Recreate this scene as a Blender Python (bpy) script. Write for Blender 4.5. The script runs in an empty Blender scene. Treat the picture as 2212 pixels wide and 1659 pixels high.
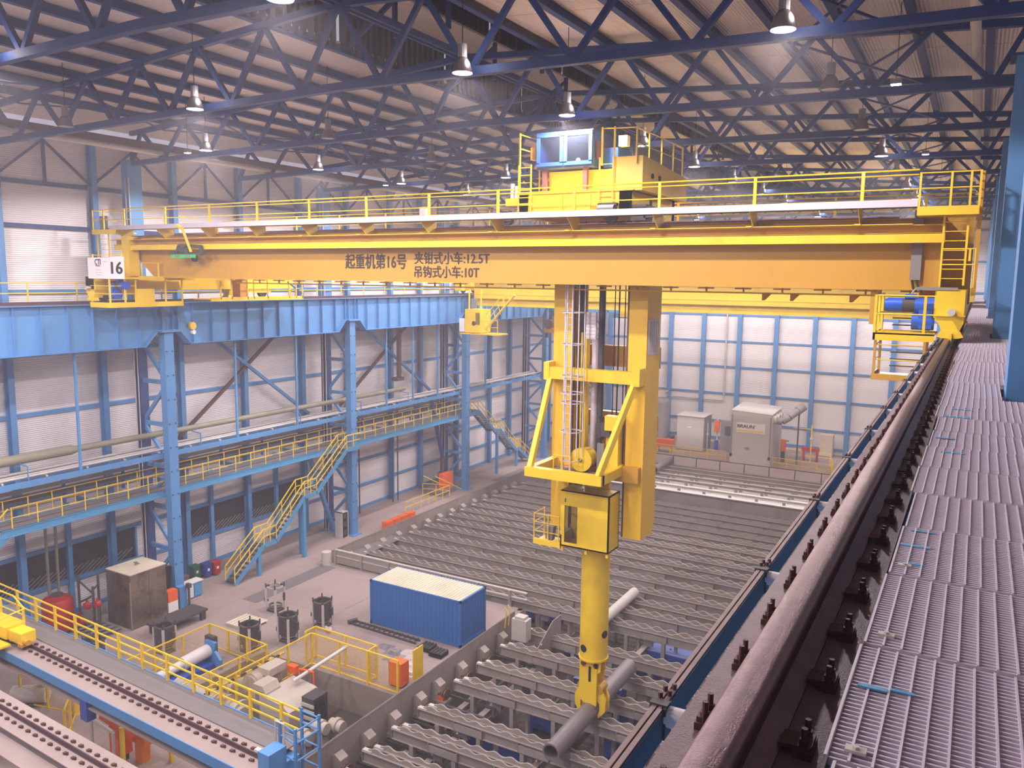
import bpy, bmesh, math, random
from mathutils import Vector, Matrix
S = bpy.context.scene
COL = S.collection
random.seed(7)
# ------------------------------------------------------------------ camera, world, exposure
cam_data = bpy.data.cameras.new('camera')
cam_data.sensor_fit = 'HORIZONTAL'
cam_data.sensor_width = 36.0
cam_data.lens = 1750.0 / 2212.0 * 36.0
cam_data.clip_start = 0.1
cam_data.clip_end = 400
camera = bpy.data.objects.new('camera', cam_data)
COL.objects.link(camera)
_yaw, _pitch, _roll = [math.radians(a) for a in (29.707, 7.538, 0.679)]
_f = Vector((-math.sin(_yaw) * math.cos(_pitch), math.cos(_yaw) * math.cos(_pitch), -math.sin(_pitch)))
_r0 = Vector((math.cos(_yaw), math.sin(_yaw), 0)); _u0 = _r0.cross(_f)
_r = _r0 * math.cos(_roll) + _u0 * math.sin(_roll); _u = -_r0 * math.sin(_roll) + _u0 * math.cos(_roll)
camera.matrix_world = Matrix(((_r.x, _u.x, -_f.x, 0), (_r.y, _u.y, -_f.y, 0), (_r.z, _u.z, -_f.z, 19.7), (0, 0, 0, 1)))
S.camera = camera
world = bpy.data.worlds.new('world'); S.world = world; world.use_nodes = True
_bg = world.node_tree.nodes['Background']
_bg.inputs[0].default_value = (0.62, 0.55, 0.66, 1); _bg.inputs[1].default_value = 0.30
S.view_settings.view_transform = 'Standard'; S.view_settings.look = 'None'
S.view_settings.gamma = 1.0; S.view_settings.use_curve_mapping = False
S.view_settings.exposure = 1.15
LAMP_W = 1900.0
LAMP_COL = (1.0, 0.885, 0.90)
S.cycles.use_adaptive_sampling = True; S.cycles.adaptive_threshold = 0.08; S.cycles.adaptive_min_samples = 16; S.cycles.max_bounces = 4; S.cycles.diffuse_bounces = 3; S.cycles.glossy_bounces = 2; S.cycles.volume_bounces = 0; S.cycles.transparent_max_bounces = 6
# ------------------------------------------------------------------ materials
def lin(c):
    return tuple(((v / 255.0) / 12.92 if v / 255.0 <= 0.04045 else ((v / 255.0 + 0.055) / 1.055) ** 2.4) for v in c)
def mat(name, rgb, rough=0.55, metal=0.0, var=0.12, scale=2.0, grime=None, gscale=0.6, gamt=0.35, bump=0.0, bscale=40.0, ribs=None):
    """paint or stone with uneven tone, worn/dirty patches, fine relief; ribs=(axis, wavelength, strength) adds fine sheet ribs"""
    m = bpy.data.materials.new(name); m.use_nodes = True
    nt = m.node_tree; n = nt.nodes; l = nt.links
    b = n['Principled BSDF']; b.inputs['Roughness'].default_value = rough; b.inputs['Metallic'].default_value = metal
    g = n.new('ShaderNodeNewGeometry')
    no = n.new('ShaderNodeTexNoise'); no.inputs['Scale'].default_value = scale; no.inputs['Detail'].default_value = 4
    l.new(g.outputs['Position'], no.inputs['Vector'])
    c = lin(rgb)
    mx = n.new('ShaderNodeMix'); mx.data_type = 'RGBA'
    mx.inputs[6].default_value = tuple(v * (1 - var) for v in c) + (1,)
    mx.inputs[7].default_value = tuple(min(1, v * (1 + var)) for v in c) + (1,)
    l.new(no.outputs['Fac'], mx.inputs[0]); out = mx.outputs[2]
    if grime:
        n2 = n.new('ShaderNodeTexNoise'); n2.inputs['Scale'].default_value = gscale; n2.inputs['Detail'].default_value = 7; n2.inputs['Roughness'].default_value = 0.65
        l.new(g.outputs['Position'], n2.inputs['Vector'])
        r = n.new('ShaderNodeMapRange'); r.inputs[1].default_value = 0.48; r.inputs[2].default_value = 0.72; r.inputs[3].default_value = 0; r.inputs[4].default_value = gamt
        l.new(n2.outputs['Fac'], r.inputs[0])
        m2 = n.new('ShaderNodeMix'); m2.data_type = 'RGBA'; m2.inputs[7].default_value = lin(grime) + (1,)
        l.new(r.outputs[0], m2.inputs[0]); l.new(out, m2.inputs[6]); out = m2.outputs[2]
    l.new(out, b.inputs['Base Color'])
    h = None
    if bump:
        n3 = n.new('ShaderNodeTexNoise'); n3.inputs['Scale'].default_value = bscale; n3.inputs['Detail'].default_value = 3
        l.new(g.outputs['Position'], n3.inputs['Vector']); h = n3.outputs['Fac']; st = bump; dist = 0.02
    if ribs:
        sp = n.new('ShaderNodeSeparateXYZ'); l.new(g.outputs['Position'], sp.inputs[0])
        ma = n.new('ShaderNodeMath'); ma.operation = 'MULTIPLY'; ma.inputs[1].default_value = 2 * math.pi / ribs[1]
        l.new(sp.outputs['XYZ'.index(ribs[0])], ma.inputs[0])
        si = n.new('ShaderNodeMath'); si.operation = 'SINE'; l.new(ma.outputs[0], si.inputs[0]); h = si.outputs[0]; st = ribs[2]; dist = ribs[1] * 0.2
    if h is not None:
        bp = n.new('ShaderNodeBump'); bp.inputs['Strength'].default_value = st; bp.inputs['Distance'].default_value = dist
        l.new(h, bp.inputs['Height']); l.new(bp.outputs['Normal'], b.inputs['Normal'])
    return m
def emit(name, rgb, strength):
    m = bpy.data.materials.new(name); m.use_nodes = True
    nt = m.node_tree; nt.nodes.remove(nt.nodes['Principled BSDF'])
    e = nt.nodes.new('ShaderNodeEmission'); e.inputs[0].default_value = tuple(rgb) + (1,); e.inputs[1].default_value = strength
    nt.links.new(e.outputs[0], nt.nodes['Material Output'].inputs[0]); return m
def mesh_screen(name, rgb, cell=0.05, wire=0.22):
    """welded wire screen: opaque wires, open between"""
    m = bpy.data.materials.new(name); m.use_nodes = True
    nt = m.node_tree; n = nt.nodes; l = nt.links; b = n['Principled BSDF']
    b.inputs['Base Color'].default_value = lin(rgb) + (1,); b.inputs['Roughness'].default_value = 0.5
    g = n.new('ShaderNodeNewGeometry'); sp = n.new('ShaderNodeSeparateXYZ'); l.new(g.outputs['Position'], sp.inputs[0])
    ad = n.new('ShaderNodeMath'); ad.operation = 'ADD'; l.new(sp.outputs[0], ad.inputs[0]); l.new(sp.outputs[1], ad.inputs[1])
    fr = []
    for src in (ad.outputs[0], sp.outputs[2]):
        d = n.new('ShaderNodeMath'); d.operation = 'DIVIDE'; d.inputs[1].default_value = cell; l.new(src, d.inputs[0])
        f = n.new('ShaderNodeMath'); f.operation = 'FRACT'; l.new(d.outputs[0], f.inputs[0])
        k = n.new('ShaderNodeMath'); k.operation = 'LESS_THAN'; k.inputs[1].default_value = wire; l.new(f.outputs[0], k.inputs[0]); fr.append(k.outputs[0])
    mx = n.new('ShaderNodeMath'); mx.operation = 'MAXIMUM'; l.new(fr[0], mx.inputs[0]); l.new(fr[1], mx.inputs[1])
    l.new(mx.outputs[0], b.inputs['Alpha']); return m
M = {}
M['blue'] = mat('blue_paint', (84, 142, 196), 0.5, var=0.05, scale=0.7, grime=(70, 110, 156), gscale=0.4, gamt=0.35)
M['shadeblue'] = mat('shaded_blue_paint', (40, 66, 120), 0.6, var=0.08, scale=1.0)  # same blue paint, with the shade of the unlit roof put into its colour
M['walkblue'] = mat('walkway_blue', (76, 146, 190), 0.5, var=0.05)
M['yellow'] = mat('yellow_paint', (242, 204, 44), 0.42, var=0.04, scale=0.6, grime=(176, 124, 30), gscale=0.7, gamt=0.30)
M['mast'] = mat('mast_yellow_paint', (234, 188, 40), 0.45, var=0.04, scale=0.5, grime=(206, 150, 36), gscale=0.4, gamt=0.4)
M['girder'] = mat('ochre_girder_paint', (200, 150, 50), 0.45, var=0.04, scale=0.4, grime=(176, 126, 44), gscale=0.25, gamt=0.4)
M['orange'] = mat('orange_paint', (236, 104, 34), 0.45, var=0.05)
M['red'] = mat('red_paint', (178, 40, 32), 0.45, var=0.08, grime=(120, 40, 30))
M['white'] = mat('white_paint', (214, 208, 206), 0.5, var=0.03)
M['clad'] = mat('white_wall_cladding', (236, 230, 230), 0.6, var=0.02, scale=0.3, grime=(212, 204, 202), gscale=0.12, gamt=0.5, ribs=('Z', 0.11, 0.5))
M['roofsheet'] = mat('pale_roof_sheet', (222, 208, 204), 0.6, var=0.04, scale=0.4, ribs=('X', 0.12, 0.45))
M['darksheet'] = mat('dark_louver_sheet', (64, 58, 66), 0.7, var=0.1)
M['concrete'] = mat('dusty_concrete', (160, 144, 139), 0.85, var=0.06, scale=0.5, grime=(134, 118, 110), gscale=0.22, gamt=0.6, bump=0.15, bscale=12)
M['slabwall'] = mat('grey_plate_wall', (150, 139, 133), 0.7, var=0.06, scale=0.8, grime=(122, 100, 86), gscale=0.35, gamt=0.7)
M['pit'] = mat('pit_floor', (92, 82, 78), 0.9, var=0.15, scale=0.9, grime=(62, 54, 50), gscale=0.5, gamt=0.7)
M['beam'] = mat('dusty_grey_beam', (160, 150, 143), 0.7, var=0.06, scale=1.1, grime=(128, 110, 100), gscale=0.5, gamt=0.5)
M['pale'] = mat('pale_grey_paint', (196, 190, 184), 0.6, var=0.04)
M['grey'] = mat('mid_grey_paint', (132, 128, 128), 0.55, var=0.06)
M['dgrey'] = mat('dark_grey_steel', (74, 70, 70), 0.6, var=0.12)
M['black'] = mat('black_rubber', (28, 26, 28), 0.7, var=0.1)
M['dark'] = mat('dark_opening', (34, 30, 34), 0.9, var=0.1)
M['steel'] = mat('bright_steel', (150, 146, 146), 0.35, metal=0.8, var=0.08)
M['galv'] = mat('galvanised_grating', (206, 196, 208), 0.5, metal=0.1, var=0.08, scale=5)
M['rail'] = mat('oily_rail_steel', (116, 94, 100), 0.34, metal=0.7, var=0.10, scale=6, grime=(74, 56, 58), gscale=9, gamt=0.5, bump=0.25, bscale=160)
M['flange'] = mat('greasy_girder_flange', (116, 94, 98), 0.5, metal=0.15, var=0.12, scale=3, grime=(84, 68, 74), gscale=5, gamt=0.6, bump=0.2, bscale=90)
M['rust'] = mat('rusty_bolt', (96, 66, 62), 0.55, metal=0.4, var=0.2, scale=30)
M['cont'] = mat('container_blue', (44, 108, 180), 0.5, var=0.06, scale=1.0, grime=(90, 110, 140), gscale=1.6, gamt=0.35)
M['controof'] = mat('container_roof_dust', (214, 202, 180), 0.8, var=0.05, grime=(186, 170, 146), gscale=0.8, gamt=0.5)
M['pitblue'] = mat('deep_blue_machine', (44, 80, 164), 0.5, var=0.08, grime=(70, 84, 130), gscale=1.2)
M['palblue'] = mat('dusty_blue_machine', (112, 128, 190), 0.6, var=0.08, grime=(140, 138, 160), gscale=1.0, gamt=0.6)
M['motorblue'] = mat('motor_blue', (38, 92, 200), 0.4, var=0.05)
M['pipe'] = mat('grey_steel_pipe', (132, 124, 128), 0.5, metal=0.3, var=0.07, scale=3)
M['stainless'] = mat('smoky_stainless', (150, 136, 122), 0.3, metal=0.75, var=0.2, scale=2.2, grime=(84, 72, 62), gscale=1.4, gamt=0.8)
M['machine'] = mat('beige_machine', (190, 180, 168), 0.55, var=0.05, grime=(150, 132, 116), gscale=1.1, gamt=0.5)
M['pipeolive'] = mat('olive_grey_pipe', (136, 132, 112), 0.6, var=0.08)
M['bwhite'] = mat('sign_white', (232, 228, 226), 0.5, var=0.02)
M['ink'] = mat('dark_lettering', (58, 42, 30), 0.6, var=0.05)
M['inkblack'] = mat('black_lettering', (30, 28, 34), 0.6, var=0.05)
M['green'] = mat('green_plate', (64, 190, 96), 0.5, var=0.04)
M['binGreen'] = mat('green_plastic', (32, 96, 66), 0.5)
M['binBlue'] = mat('blue_plastic', (34, 62, 140), 0.5)
M['tread'] = mat('grey_tread_plate', (118, 112, 112), 0.7, var=0.08, scale=3, bump=0.2, bscale=60)
M['brownsteel'] = mat('brown_primer', (96, 62, 54), 0.6, var=0.08)
M['screenY'] = mesh_screen('yellow_mesh_screen', (226, 186, 70), 0.09, 0.07)
M['screenG'] = mesh_screen('grey_mesh_screen', (110, 104, 104), 0.06, 0.34)
M['lens'] = emit('lamp_lens', (1.0, 0.95, 1.0), 28.0)
M['lensoff'] = mat('dim_lens', (150, 146, 160), 0.3)
M['glow'] = emit('floodlight_face', (0.9, 0.92, 1.0), 14.0)
M['panel'] = mat('silver_panel', (206, 196, 204), 0.45, var=0.06)
M['glass'] = None
def glass():
    m = bpy.data.materials.new('cabin_glass'); m.use_nodes = True
    b = m.node_tree.nodes['Principled BSDF']; b.inputs['Base Color'].default_value = (0.02, 0.025, 0.035, 1)
    b.inputs['Roughness'].default_value = 0.25; b.inputs['Specular IOR Level'].default_value = 0.15; b.inputs['Alpha'].default_value = 0.35; return m
M['glass'] = glass()
# ------------------------------------------------------------------ mesh builder
class MB:
    def __init__(s): s.v = []; s.f = []
    def add(s, vs, fs):
        o = len(s.v); s.v += [tuple(v) for v in vs]; s.f += [tuple(i + o for i in f) for f in fs]; return s
    def box(s, x0, x1, y0, y1, z0, z1):
        vs = [(x, y, z) for z in (z0, z1) for y in (y0, y1) for x in (x0, x1)]
        return s.add(vs, [(0, 2, 3, 1), (4, 5, 7, 6), (0, 1, 5, 4), (2, 6, 7, 3), (0, 4, 6, 2), (1, 3, 7, 5)])
    def frame(s, a, b, up):
        a = Vector(a); b = Vector(b); d = (b - a)
        d.normalize(); up = Vector(up)
        if abs(d.dot(up)) > 0.98: up = Vector((1, 0, 0)) if abs(d.x) < 0.9 else Vector((0, 1, 0))
        r = d.cross(up); r.normalize(); u = r.cross(d); return a, b, r, u
    def bar(s, a, b, w, h=None, up=(0, 0, 1)):
        h = w if h is None else h
        a, b, r, u = s.frame(a, b, up)
        vs = [p + r * (sx * w / 2) + u * (sy * h / 2) for p in (a, b) for sx, sy in ((-1, -1), (1, -1), (1, 1), (-1, 1))]
        return s.add(vs, [(0, 1, 2, 3), (7, 6, 5, 4), (0, 4, 5, 1), (1, 5, 6, 2), (2, 6, 7, 3), (3, 7, 4, 0)])
    def ibeam(s, a, b, w, h, t=0.03, up=(0, 0, 1)):
        a, b, r, u = s.frame(a, b, up)
        for k in (-1, 1):
            s.bar(a + u * k * (h / 2 - t / 2), b + u * k * (h / 2 - t / 2), w, t, up)
        return s.bar(a, b, t * 0.8, h - 2 * t, up)
    def cyl(s, a, b, r, n=10, r2=None, cap=True):
        r2 = r if r2 is None else r2
        a, b, x, y = s.frame(a, b, (0, 0, 1))
        vs = [p + x * (math.cos(2 * math.pi * i / n) * q) + y * (math.sin(2 * math.pi * i / n) * q) for p, q in ((a, r), (b, r2)) for i in range(n)]
        fs = [(i, (i + 1) % n, n + (i + 1) % n, n + i) for i in range(n)]
        if cap: fs += [tuple(range(n - 1, -1, -1)), tuple(range(n, 2 * n))]
        return s.add(vs, fs)
    def hollow(s, a, b, r, ri, n=20):
        a, b, x, y = s.frame(a, b, (0, 0, 1))
        vs = [p + x * (math.cos(2 * math.pi * i / n) * q) + y * (math.sin(2 * math.pi * i / n) * q) for p, q in ((a, r), (b, r), (b, ri), (a, ri)) for i in range(n)]
        fs = []
        for k in range(4):
            o, p = k * n, ((k + 1) % 4) * n
            fs += [(o + i, o + (i + 1) % n, p + (i + 1) % n, p + i) for i in range(n)]
        return s.add(vs, fs)
    def tube(s, pts, r, n=6):
        for p, q in zip(pts[:-1], pts[1:]): s.cyl(p, q, r, n)
        return s
    def ring(s, c, r, t, axis=(0, 0, 1), n=14, a0=0, a1=360):
        c = Vector(c); ax = Vector(axis).normalized()
        x = ax.orthogonal().normalized() if abs(ax.z) < 0.9 else Vector((1, 0, 0)); y = ax.cross(x)
        k = n if abs(a1 - a0) >= 360 else n
        ps = [c + x * (r * math.cos(math.radians(a0 + (a1 - a0) * i / k))) + y * (r * math.sin(math.radians(a0 + (a1 - a0) * i / k))) for i in range(k + 1)]
        for p, q in zip(ps[:-1], ps[1:]): s.bar(p, q, t, t)
        return s
    def prism(s, poly, d0, d1, axis='Y'):
        """poly of 2D points extruded: axis Y -> (x,z), axis X -> (y,z), axis Z -> (x,y)"""
        mk = {'Y': lambda p, d: (p[0], d, p[1]), 'X': lambda p, d: (d, p[0], p[1]), 'Z': lambda p, d: (p[0], p[1], d)}[axis]
        n = len(poly)
        vs = [mk(p, d0) for p in poly] + [mk(p, d1) for p in poly]
        return s.add(vs, [tuple(range(n)), tuple(range(2 * n - 1, n - 1, -1))] + [(i, (i + 1) % n, n + (i + 1) % n, n + i) for i in range(n)])
    def lathe(s, c, prof, n=16):
        """profile of (r, z) about the vertical through c"""
        k = len(prof); vs = [(c[0] + r * math.cos(2 * math.pi * i / n), c[1] + r * math.sin(2 * math.pi * i / n), c[2] + z) for r, z in prof for i in range(n)]
        fs = [(j * n + i, j * n + (i + 1) % n, (j + 1) * n + (i + 1) % n, (j + 1) * n + i) for j in range(k - 1) for i in range(n)]
        return s.add(vs, fs)
    def sphere(s, c, r, n=10, m=6):
        return s.lathe(c, [(max(1e-3, r * math.sin(math.pi * j / m)), -r * math.cos(math.pi * j / m)) for j in range(m + 1)], n)
    def data(s, name, material, off=(0, 0, 0), smooth=False):
        me = bpy.data.meshes.new(name)
        ox, oy, oz = off
        me.from_pydata([(x - ox, y - oy, z - oz) for x, y, z in s.v], [], s.f)
        bm = bmesh.new(); bm.from_mesh(me); bmesh.ops.recalc_face_normals(bm, faces=bm.faces); bm.to_mesh(me); bm.free()
        if smooth:
            me.polygons.foreach_set('use_smooth', [True] * len(me.polygons))
            try: me.set_sharp_from_angle(angle=math.radians(40))
            except Exception: pass
        me.materials.append(material); return me
LOC = {}
def wl(o): return LOC.get(o.name, (0, 0, 0))
def part(name, mb, m, parent, smooth=False, label=None, stuff=False):
    """one mesh object; mesh given in world coordinates, stored about its parent's origin"""
    off = wl(parent) if parent else (0, 0, 0)
    o = bpy.data.objects.new(name, mb.data(name, M[m] if isinstance(m, str) else m, off, smooth)); COL.objects.link(o)
    if parent: o.parent = parent; LOC[o.name] = off
    if label: o['label'] = label
    if stuff: o['kind'] = 'stuff'
    return o
def inst(name, src, parent, move):
    """a copy of a part (shared mesh) moved by `move`"""
    o = src.copy(); o.name = name; COL.objects.link(o); o.parent = parent
    o.location = Vector(src.location) + Vector(move); LOC[o.name] = wl(parent) if parent else (0, 0, 0); return o
def thing(name, label, cat, loc, group=None):
    o = bpy.data.objects.new(name, None); COL.objects.link(o); o.location = loc; o.empty_display_size = 0.2
    LOC[o.name] = tuple(loc); o['label'] = label; o['category'] = cat
    if group: o['group'] = group
    return o
def solo(name, mb, m, label, cat, loc=None, group=None, smooth=False):
    """a thing that is one mesh"""
    if loc is None:
        xs, ys, zs = zip(*mb.v); loc = ((min(xs) + max(xs)) / 2, (min(ys) + max(ys)) / 2, min(zs))
    o = bpy.data.objects.new(name, mb.data(name, M[m] if isinstance(m, str) else m, loc, smooth)); COL.objects.link(o); o.location = loc
    LOC[o.name] = tuple(loc)
    o['label'] = label; o['category'] = cat
    if group: o['group'] = group
    return o
def struct(name, loc=(0, 0, 0), mb=None, m=None):
    if mb is None: o = bpy.data.objects.new(name, None); o.empty_display_size = 0.2
    else: o = bpy.data.objects.new(name, mb.data(name, M[m], loc))
    COL.objects.link(o); o.location = loc; LOC[o.name] = tuple(loc); o['kind'] = 'structure'; return o
def dup(root, move, label=None, rz=0):
    """copy of a thing with copies of its parts and sub-parts"""
    r = root.copy(); COL.objects.link(r); r.location = Vector(root.location) + Vector(move); LOC[r.name] = tuple(r.location)
    if rz: r.rotation_euler = (0, 0, rz)
    if label: r['label'] = label
    for ch in root.children:
        c = ch.copy(); COL.objects.link(c); c.parent = r
        for g in ch.children:
            d = g.copy(); COL.objects.link(d); d.parent = c
    return r
ORD = ['nearest', 'second', 'third', 'fourth', 'fifth', 'sixth', 'seventh', 'eighth', 'ninth', 'tenth', 'eleventh', 'twelfth', 'thirteenth', 'fourteenth', 'fifteenth', 'sixteenth', 'seventeenth', 'eighteenth', 'nineteenth', 'twentieth']
def nth(i): return ORD[i] if i < len(ORD) else '%d%s' % (i + 1, {1: 'st', 2: 'nd', 3: 'rd'}.get((i + 1) % 10, 'th') if (i + 1) % 100 not in (11, 12, 13) else 'th')
def handrail(parent, pts, h=1.05, m='yellow', post=1.5, rails=(1.0, 0.55), r=0.025, pw=0.05, toe=False, postname='post', railname='handrail'):
    """posts one by one, one rail mesh per run"""
    for j, (a, b) in enumerate(zip(pts[:-1], pts[1:])):
        a = Vector(a); b = Vector(b); L = (b - a).length; n = max(1, round(L / post))
        for i in range(1 if j else 0, n + 1):
            p = a.lerp(b, i / n); part(postname, MB().bar(p, p + Vector((0, 0, h)), pw, pw), m, parent)
        for k in rails: part(railname, MB().bar(a + Vector((0, 0, h * k)), b + Vector((0, 0, h * k)), r * 2, r * 2), m, parent)
# ------------------------------------------------------------------ setting: floor, walls, roof
def frange(a, b, st):
    out = []; x = a
    while x < b - 1e-6: out.append(x); x += st
    return out
WX, EY = -44.4, 97.0
floor = struct('floor')
def slabs(x0, x1, y0, y1, z, sx, sy, m='concrete', gap=0.012, depth=0.3):
    nx = max(1, round((x1 - x0) / sx)); ny = max(1, round((y1 - y0) / sy))
    for i in range(nx):
        for j in range(ny):
            a, b = x0 + (x1 - x0) * i / nx, x0 + (x1 - x0) * (i + 1) / nx
            c, d = y0 + (y1 - y0) * j / ny, y0 + (y1 - y0) * (j + 1) / ny
            part('floor_slab', MB().box(a, b - gap, c, d - gap, z - depth, z - random.random() * 0.004), m, floor)
PX0, PX1, PY0, PY1 = -31.2, -22.45, 20.6, 28.65          # machine pit
slabs(WX, PX0, -12, 40.6, 0, 6.6, 6.6)
slabs(PX0, -22.2, PY1, 40.6, 0, 4.5, 6)
slabs(PX0, -22.2, -12, PY0, 0, 4.5, 6)
slabs(WX, -38.1, 40.6, EY, 0, 6.3, 7)
slabs(-38.1, 14, 82.3, EY, 0, 6.5, 7.3)
slabs(-3, 14, -12, 82.3, 0, 8, 8)
slabs(-22.2, -3, -12, 18, 0, 6, 6)
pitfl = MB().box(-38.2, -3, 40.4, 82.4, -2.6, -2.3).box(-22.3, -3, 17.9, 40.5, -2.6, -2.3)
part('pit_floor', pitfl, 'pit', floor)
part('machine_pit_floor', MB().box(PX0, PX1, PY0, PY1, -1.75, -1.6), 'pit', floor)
w = MB().box(PX0 + .03, PX1, PY1 - .03, PY1 + .25, -1.7, 0.03).box(PX0 - .25, PX0 + .03, PY0, PY1, -1.7, 0.03).box(PX0 + .03, PX1, PY0 - .25, PY0 + .03, -1.7, 0.03).box(PX1 - .05, -22.2, PY0, PY1 + .2, -1.7, 0.0)
part('pit_wall', w, 'slabwall', floor)
part('pit_wall', MB().box(-38.2, -22.2, 40.3, 40.6, -2.6, 0.0).box(-22.5, -22.15, 18, 40.6, -2.6, 0).box(-38.4, -38.1, 40.4, 82.4, -2.6, 0).box(-38.2, -3, 82.2, 82.5, -2.6, 0).box(-3.1, -2.9, 18, 82.4, -2.6, 0).box(-22.3, -3, 17.8, 18.1, -2.6, 0), 'slabwall', floor)
# painted cable trench covers set in the floor beside the columns
for x, y, l in ((-37.0, 33.0, 7.0), (-37.0, 41.5, 6.0), (-39.2, 66, 6)):
    part('trench_cover', MB().box(x - .6, x + .6, y, y + l, 0.0, 0.012), 'tread', floor)
# ---- left wall: cladding panels, girts, posts
wall_left = struct('wall_left', (WX, 0, 0))
posts_y = [-12, -2.6, 2.7, 7.9, 13.2, 18.4, 23.6, 28.9, 34.2, 39.4, 45.0, 50.2, 55.7, 60.0, 66.0, 72.3, 76.5, 80.6, 86.0, 91.5, EY]
rows = [0, 2.05, 4.2, 7.2, 8.5, 11.95, 15.2, 18.6, 22.1, 24.4, 27.0]
WIN = [(20.0, 30.75), (34.6, 45.25)]
for a, b in zip(posts_y[:-1], posts_y[1:]):
    for c, d in zip(rows[:-1], rows[1:]):
        if c == 2.05:
            segs = []; y = a
            for w0, w1 in WIN:
                lo, hi = max(a, w0), min(b, w1)
                if lo < hi:
                    if lo > y + .05: segs.append((y, lo))
                    y = hi
            if y < b - .05: segs.append((y, b))
        else: segs = [(a, b)]
        for p, q in segs:
            part('wall_panel', MB().box(WX - .12, WX - random.random() * .008, p + .006, q - .006, c + .006, d - .006), 'clad', wall_left)
part('wall_backing', MB().box(WX - .3, WX - .14, -12, EY, 0, 27.2), 'dark', wall_left)
for i, z in enumerate([0.1, 2.0, 4.2, 7.2, 8.5, 11.95, 15.2, 18.6, 22.1, 24.4]):
    part('girt', MB().box(WX, WX + .16, -12, EY, z - .11, z + .11), 'shadeblue' if z > 20 else 'blue', wall_left)  # high girts take the blue with shade in its colour
for y in posts_y[1:-1]:
    part('wall_post', MB().ibeam((WX + .42, y, 0), (WX + .42, y, 27.0), .32, .44, .03, (1, 0, 0)), 'blue', wall_left)
for y in (20.9, 26.4, 29.1, 33.8, 36.4, 42.3):
    part('window_post', MB().box(WX + .05, WX + .3, y - .13, y + .13, 0, 6.6), 'blue', wall_left)
for k in range(0, len(posts_y) - 1):
    a, b = posts_y[k], posts_y[k + 1]
    if a < 15: continue
    mid = (a + b) / 2
    part('eave_brace', MB().bar((WX + .3, a, 24.5), (WX + .3, mid, 26.7), .12).bar((WX + .3, mid, 26.7), (WX + .3, b, 24.5), .12).bar((WX + .3, mid, 24.4), (WX + .3, mid, 27), .14), 'shadeblue', wall_left)
for n, (w0, w1) in enumerate(WIN):
    wnd = struct('window_%d' % (n + 1), (WX, w0, 2.05))
    part('dark_opening', MB().box(WX - .14, WX - .08, w0, w1, 2.05, 4.2), 'dark', wnd)
    part('window_frame', MB().box(WX - .1, WX + .1, w0, w1, 1.96, 2.12).box(WX - .1, WX + .1, w0, w1, 4.14, 4.28).box(WX - .1, WX + .08, w1 - .06, w1 + .06, 2.05, 4.2), 'blue', wnd)
    y = w0 + .2
    while y < w1 - 1.0:                                     # slanting bars of the floor grid seen behind the opening
        part('louver_bar', MB().bar((WX - .06, y, 2.1), (WX - .06, y + 1.0, 2.75), .05, .05), 'grey', wnd); y += .36
# ---- end wall
wall_back = struct('wall_back', (0, EY, 0))
cols_x = [WX, -40.6, -36.8, -32.6, -28.5, -24.2, -19.95, -15.7, -11.7, -7.5, -3.3, 1.0, 5.3, 9.6, 14]
brow = [-.1, 2.7, 6.05, 9.3, 12.35, 15.5, 18.6, 21.8, 25.0, 29.5]
for a, b in zip(cols_x[:-1], cols_x[1:]):
    for c, d in zip(brow[:-1], brow[1:]):
        part('wall_panel', MB().box(a + .006, b - .006, EY + random.random() * .008, EY + .12, c + .006, d - .006), 'clad', wall_back)
part('wall_backing', MB().box(WX, 14, EY + .14, EY + .3, -.2, 31), 'dark', wall_back)
for z in brow[1:-1] + [.6]: part('girt', MB().box(WX, 14, EY - .16, EY, z - .1, z + .1), 'blue', wall_back)
for x in cols_x[1:-1]: part('wall_post', MB().box(x - .24, x + .24, EY - .55, EY - .1, 0, 29), 'blue', wall_back)
wall_right = struct('wall_right', (14, 0, 0))
for y in frange(-12, EY, 7.8):
    part('wall_panel', MB().box(14, 14.15, y + .006, min(EY, y + 7.8) - .006, 0, 28), 'clad', wall_right)
# ---- roof: sheets, purlins, ridge vent
XR, ZR, XL, XE, SL = -19.9, 29.45, -44.5, 1.2, 0.066
def roof_z(x): return ZR - SL * abs(x - XR)
ceiling = struct('ceiling', (XR, 40, ZR))
def sheet(x0, x1, y0, y1, dz=0.0):
    z0, z1 = roof_z(x0) + dz, roof_z(x1) + dz
    return MB().add([(x0, y0, z0), (x1, y0, z1), (x1, y1, z1), (x0, y1, z0), (x0, y0, z0 + .1), (x1, y0, z1 + .1), (x1, y1, z1 + .1), (x0, y1, z0 + .1)],
                    [(0, 1, 2, 3), (7, 6, 5, 4), (0, 4, 5, 1), (1, 5, 6, 2), (2, 6, 7, 3), (3, 7, 4, 0)])
for y in frange(-12, EY, 2.6):
    y1 = min(EY + .2, y + 2.6)
    part('roof_sheet', sheet(XL, -23.8, y + .012, y1 - .012, random.random() * .012), 'roofsheet', ceiling)
    part('roof_sheet', sheet(-16.0, XE, y + .012, y1 - .012, random.random() * .012), 'roofsheet', ceiling)
    part('roof_sheet', MB().box(XE, 14.2, y + .012, y1 - .012, roof_z(XE), roof_z(XE) + .1), 'roofsheet', ceiling)
for k in range(-9, 10):                                      # purlins, one by one
    x = XR + k * 2.18 if abs(k) > 2 else XR + (k * 1.95)
    if -43.8 < x < 1 and abs(k) not in (0, 1):
        z = roof_z(x)
        part('purlin', MB().box(x - .05, x + .05, -12, EY, z - .34, z - .02).box(x - .13, x + .13, -12, EY, z - .36, z - .30), 'shadeblue', ceiling)
for dx in (-.16, .16): part('ridge_purlin', MB().box(XR + dx - .06, XR + dx + .06, -12, EY, ZR - .55, ZR - .3), 'shadeblue', ceiling)
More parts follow.
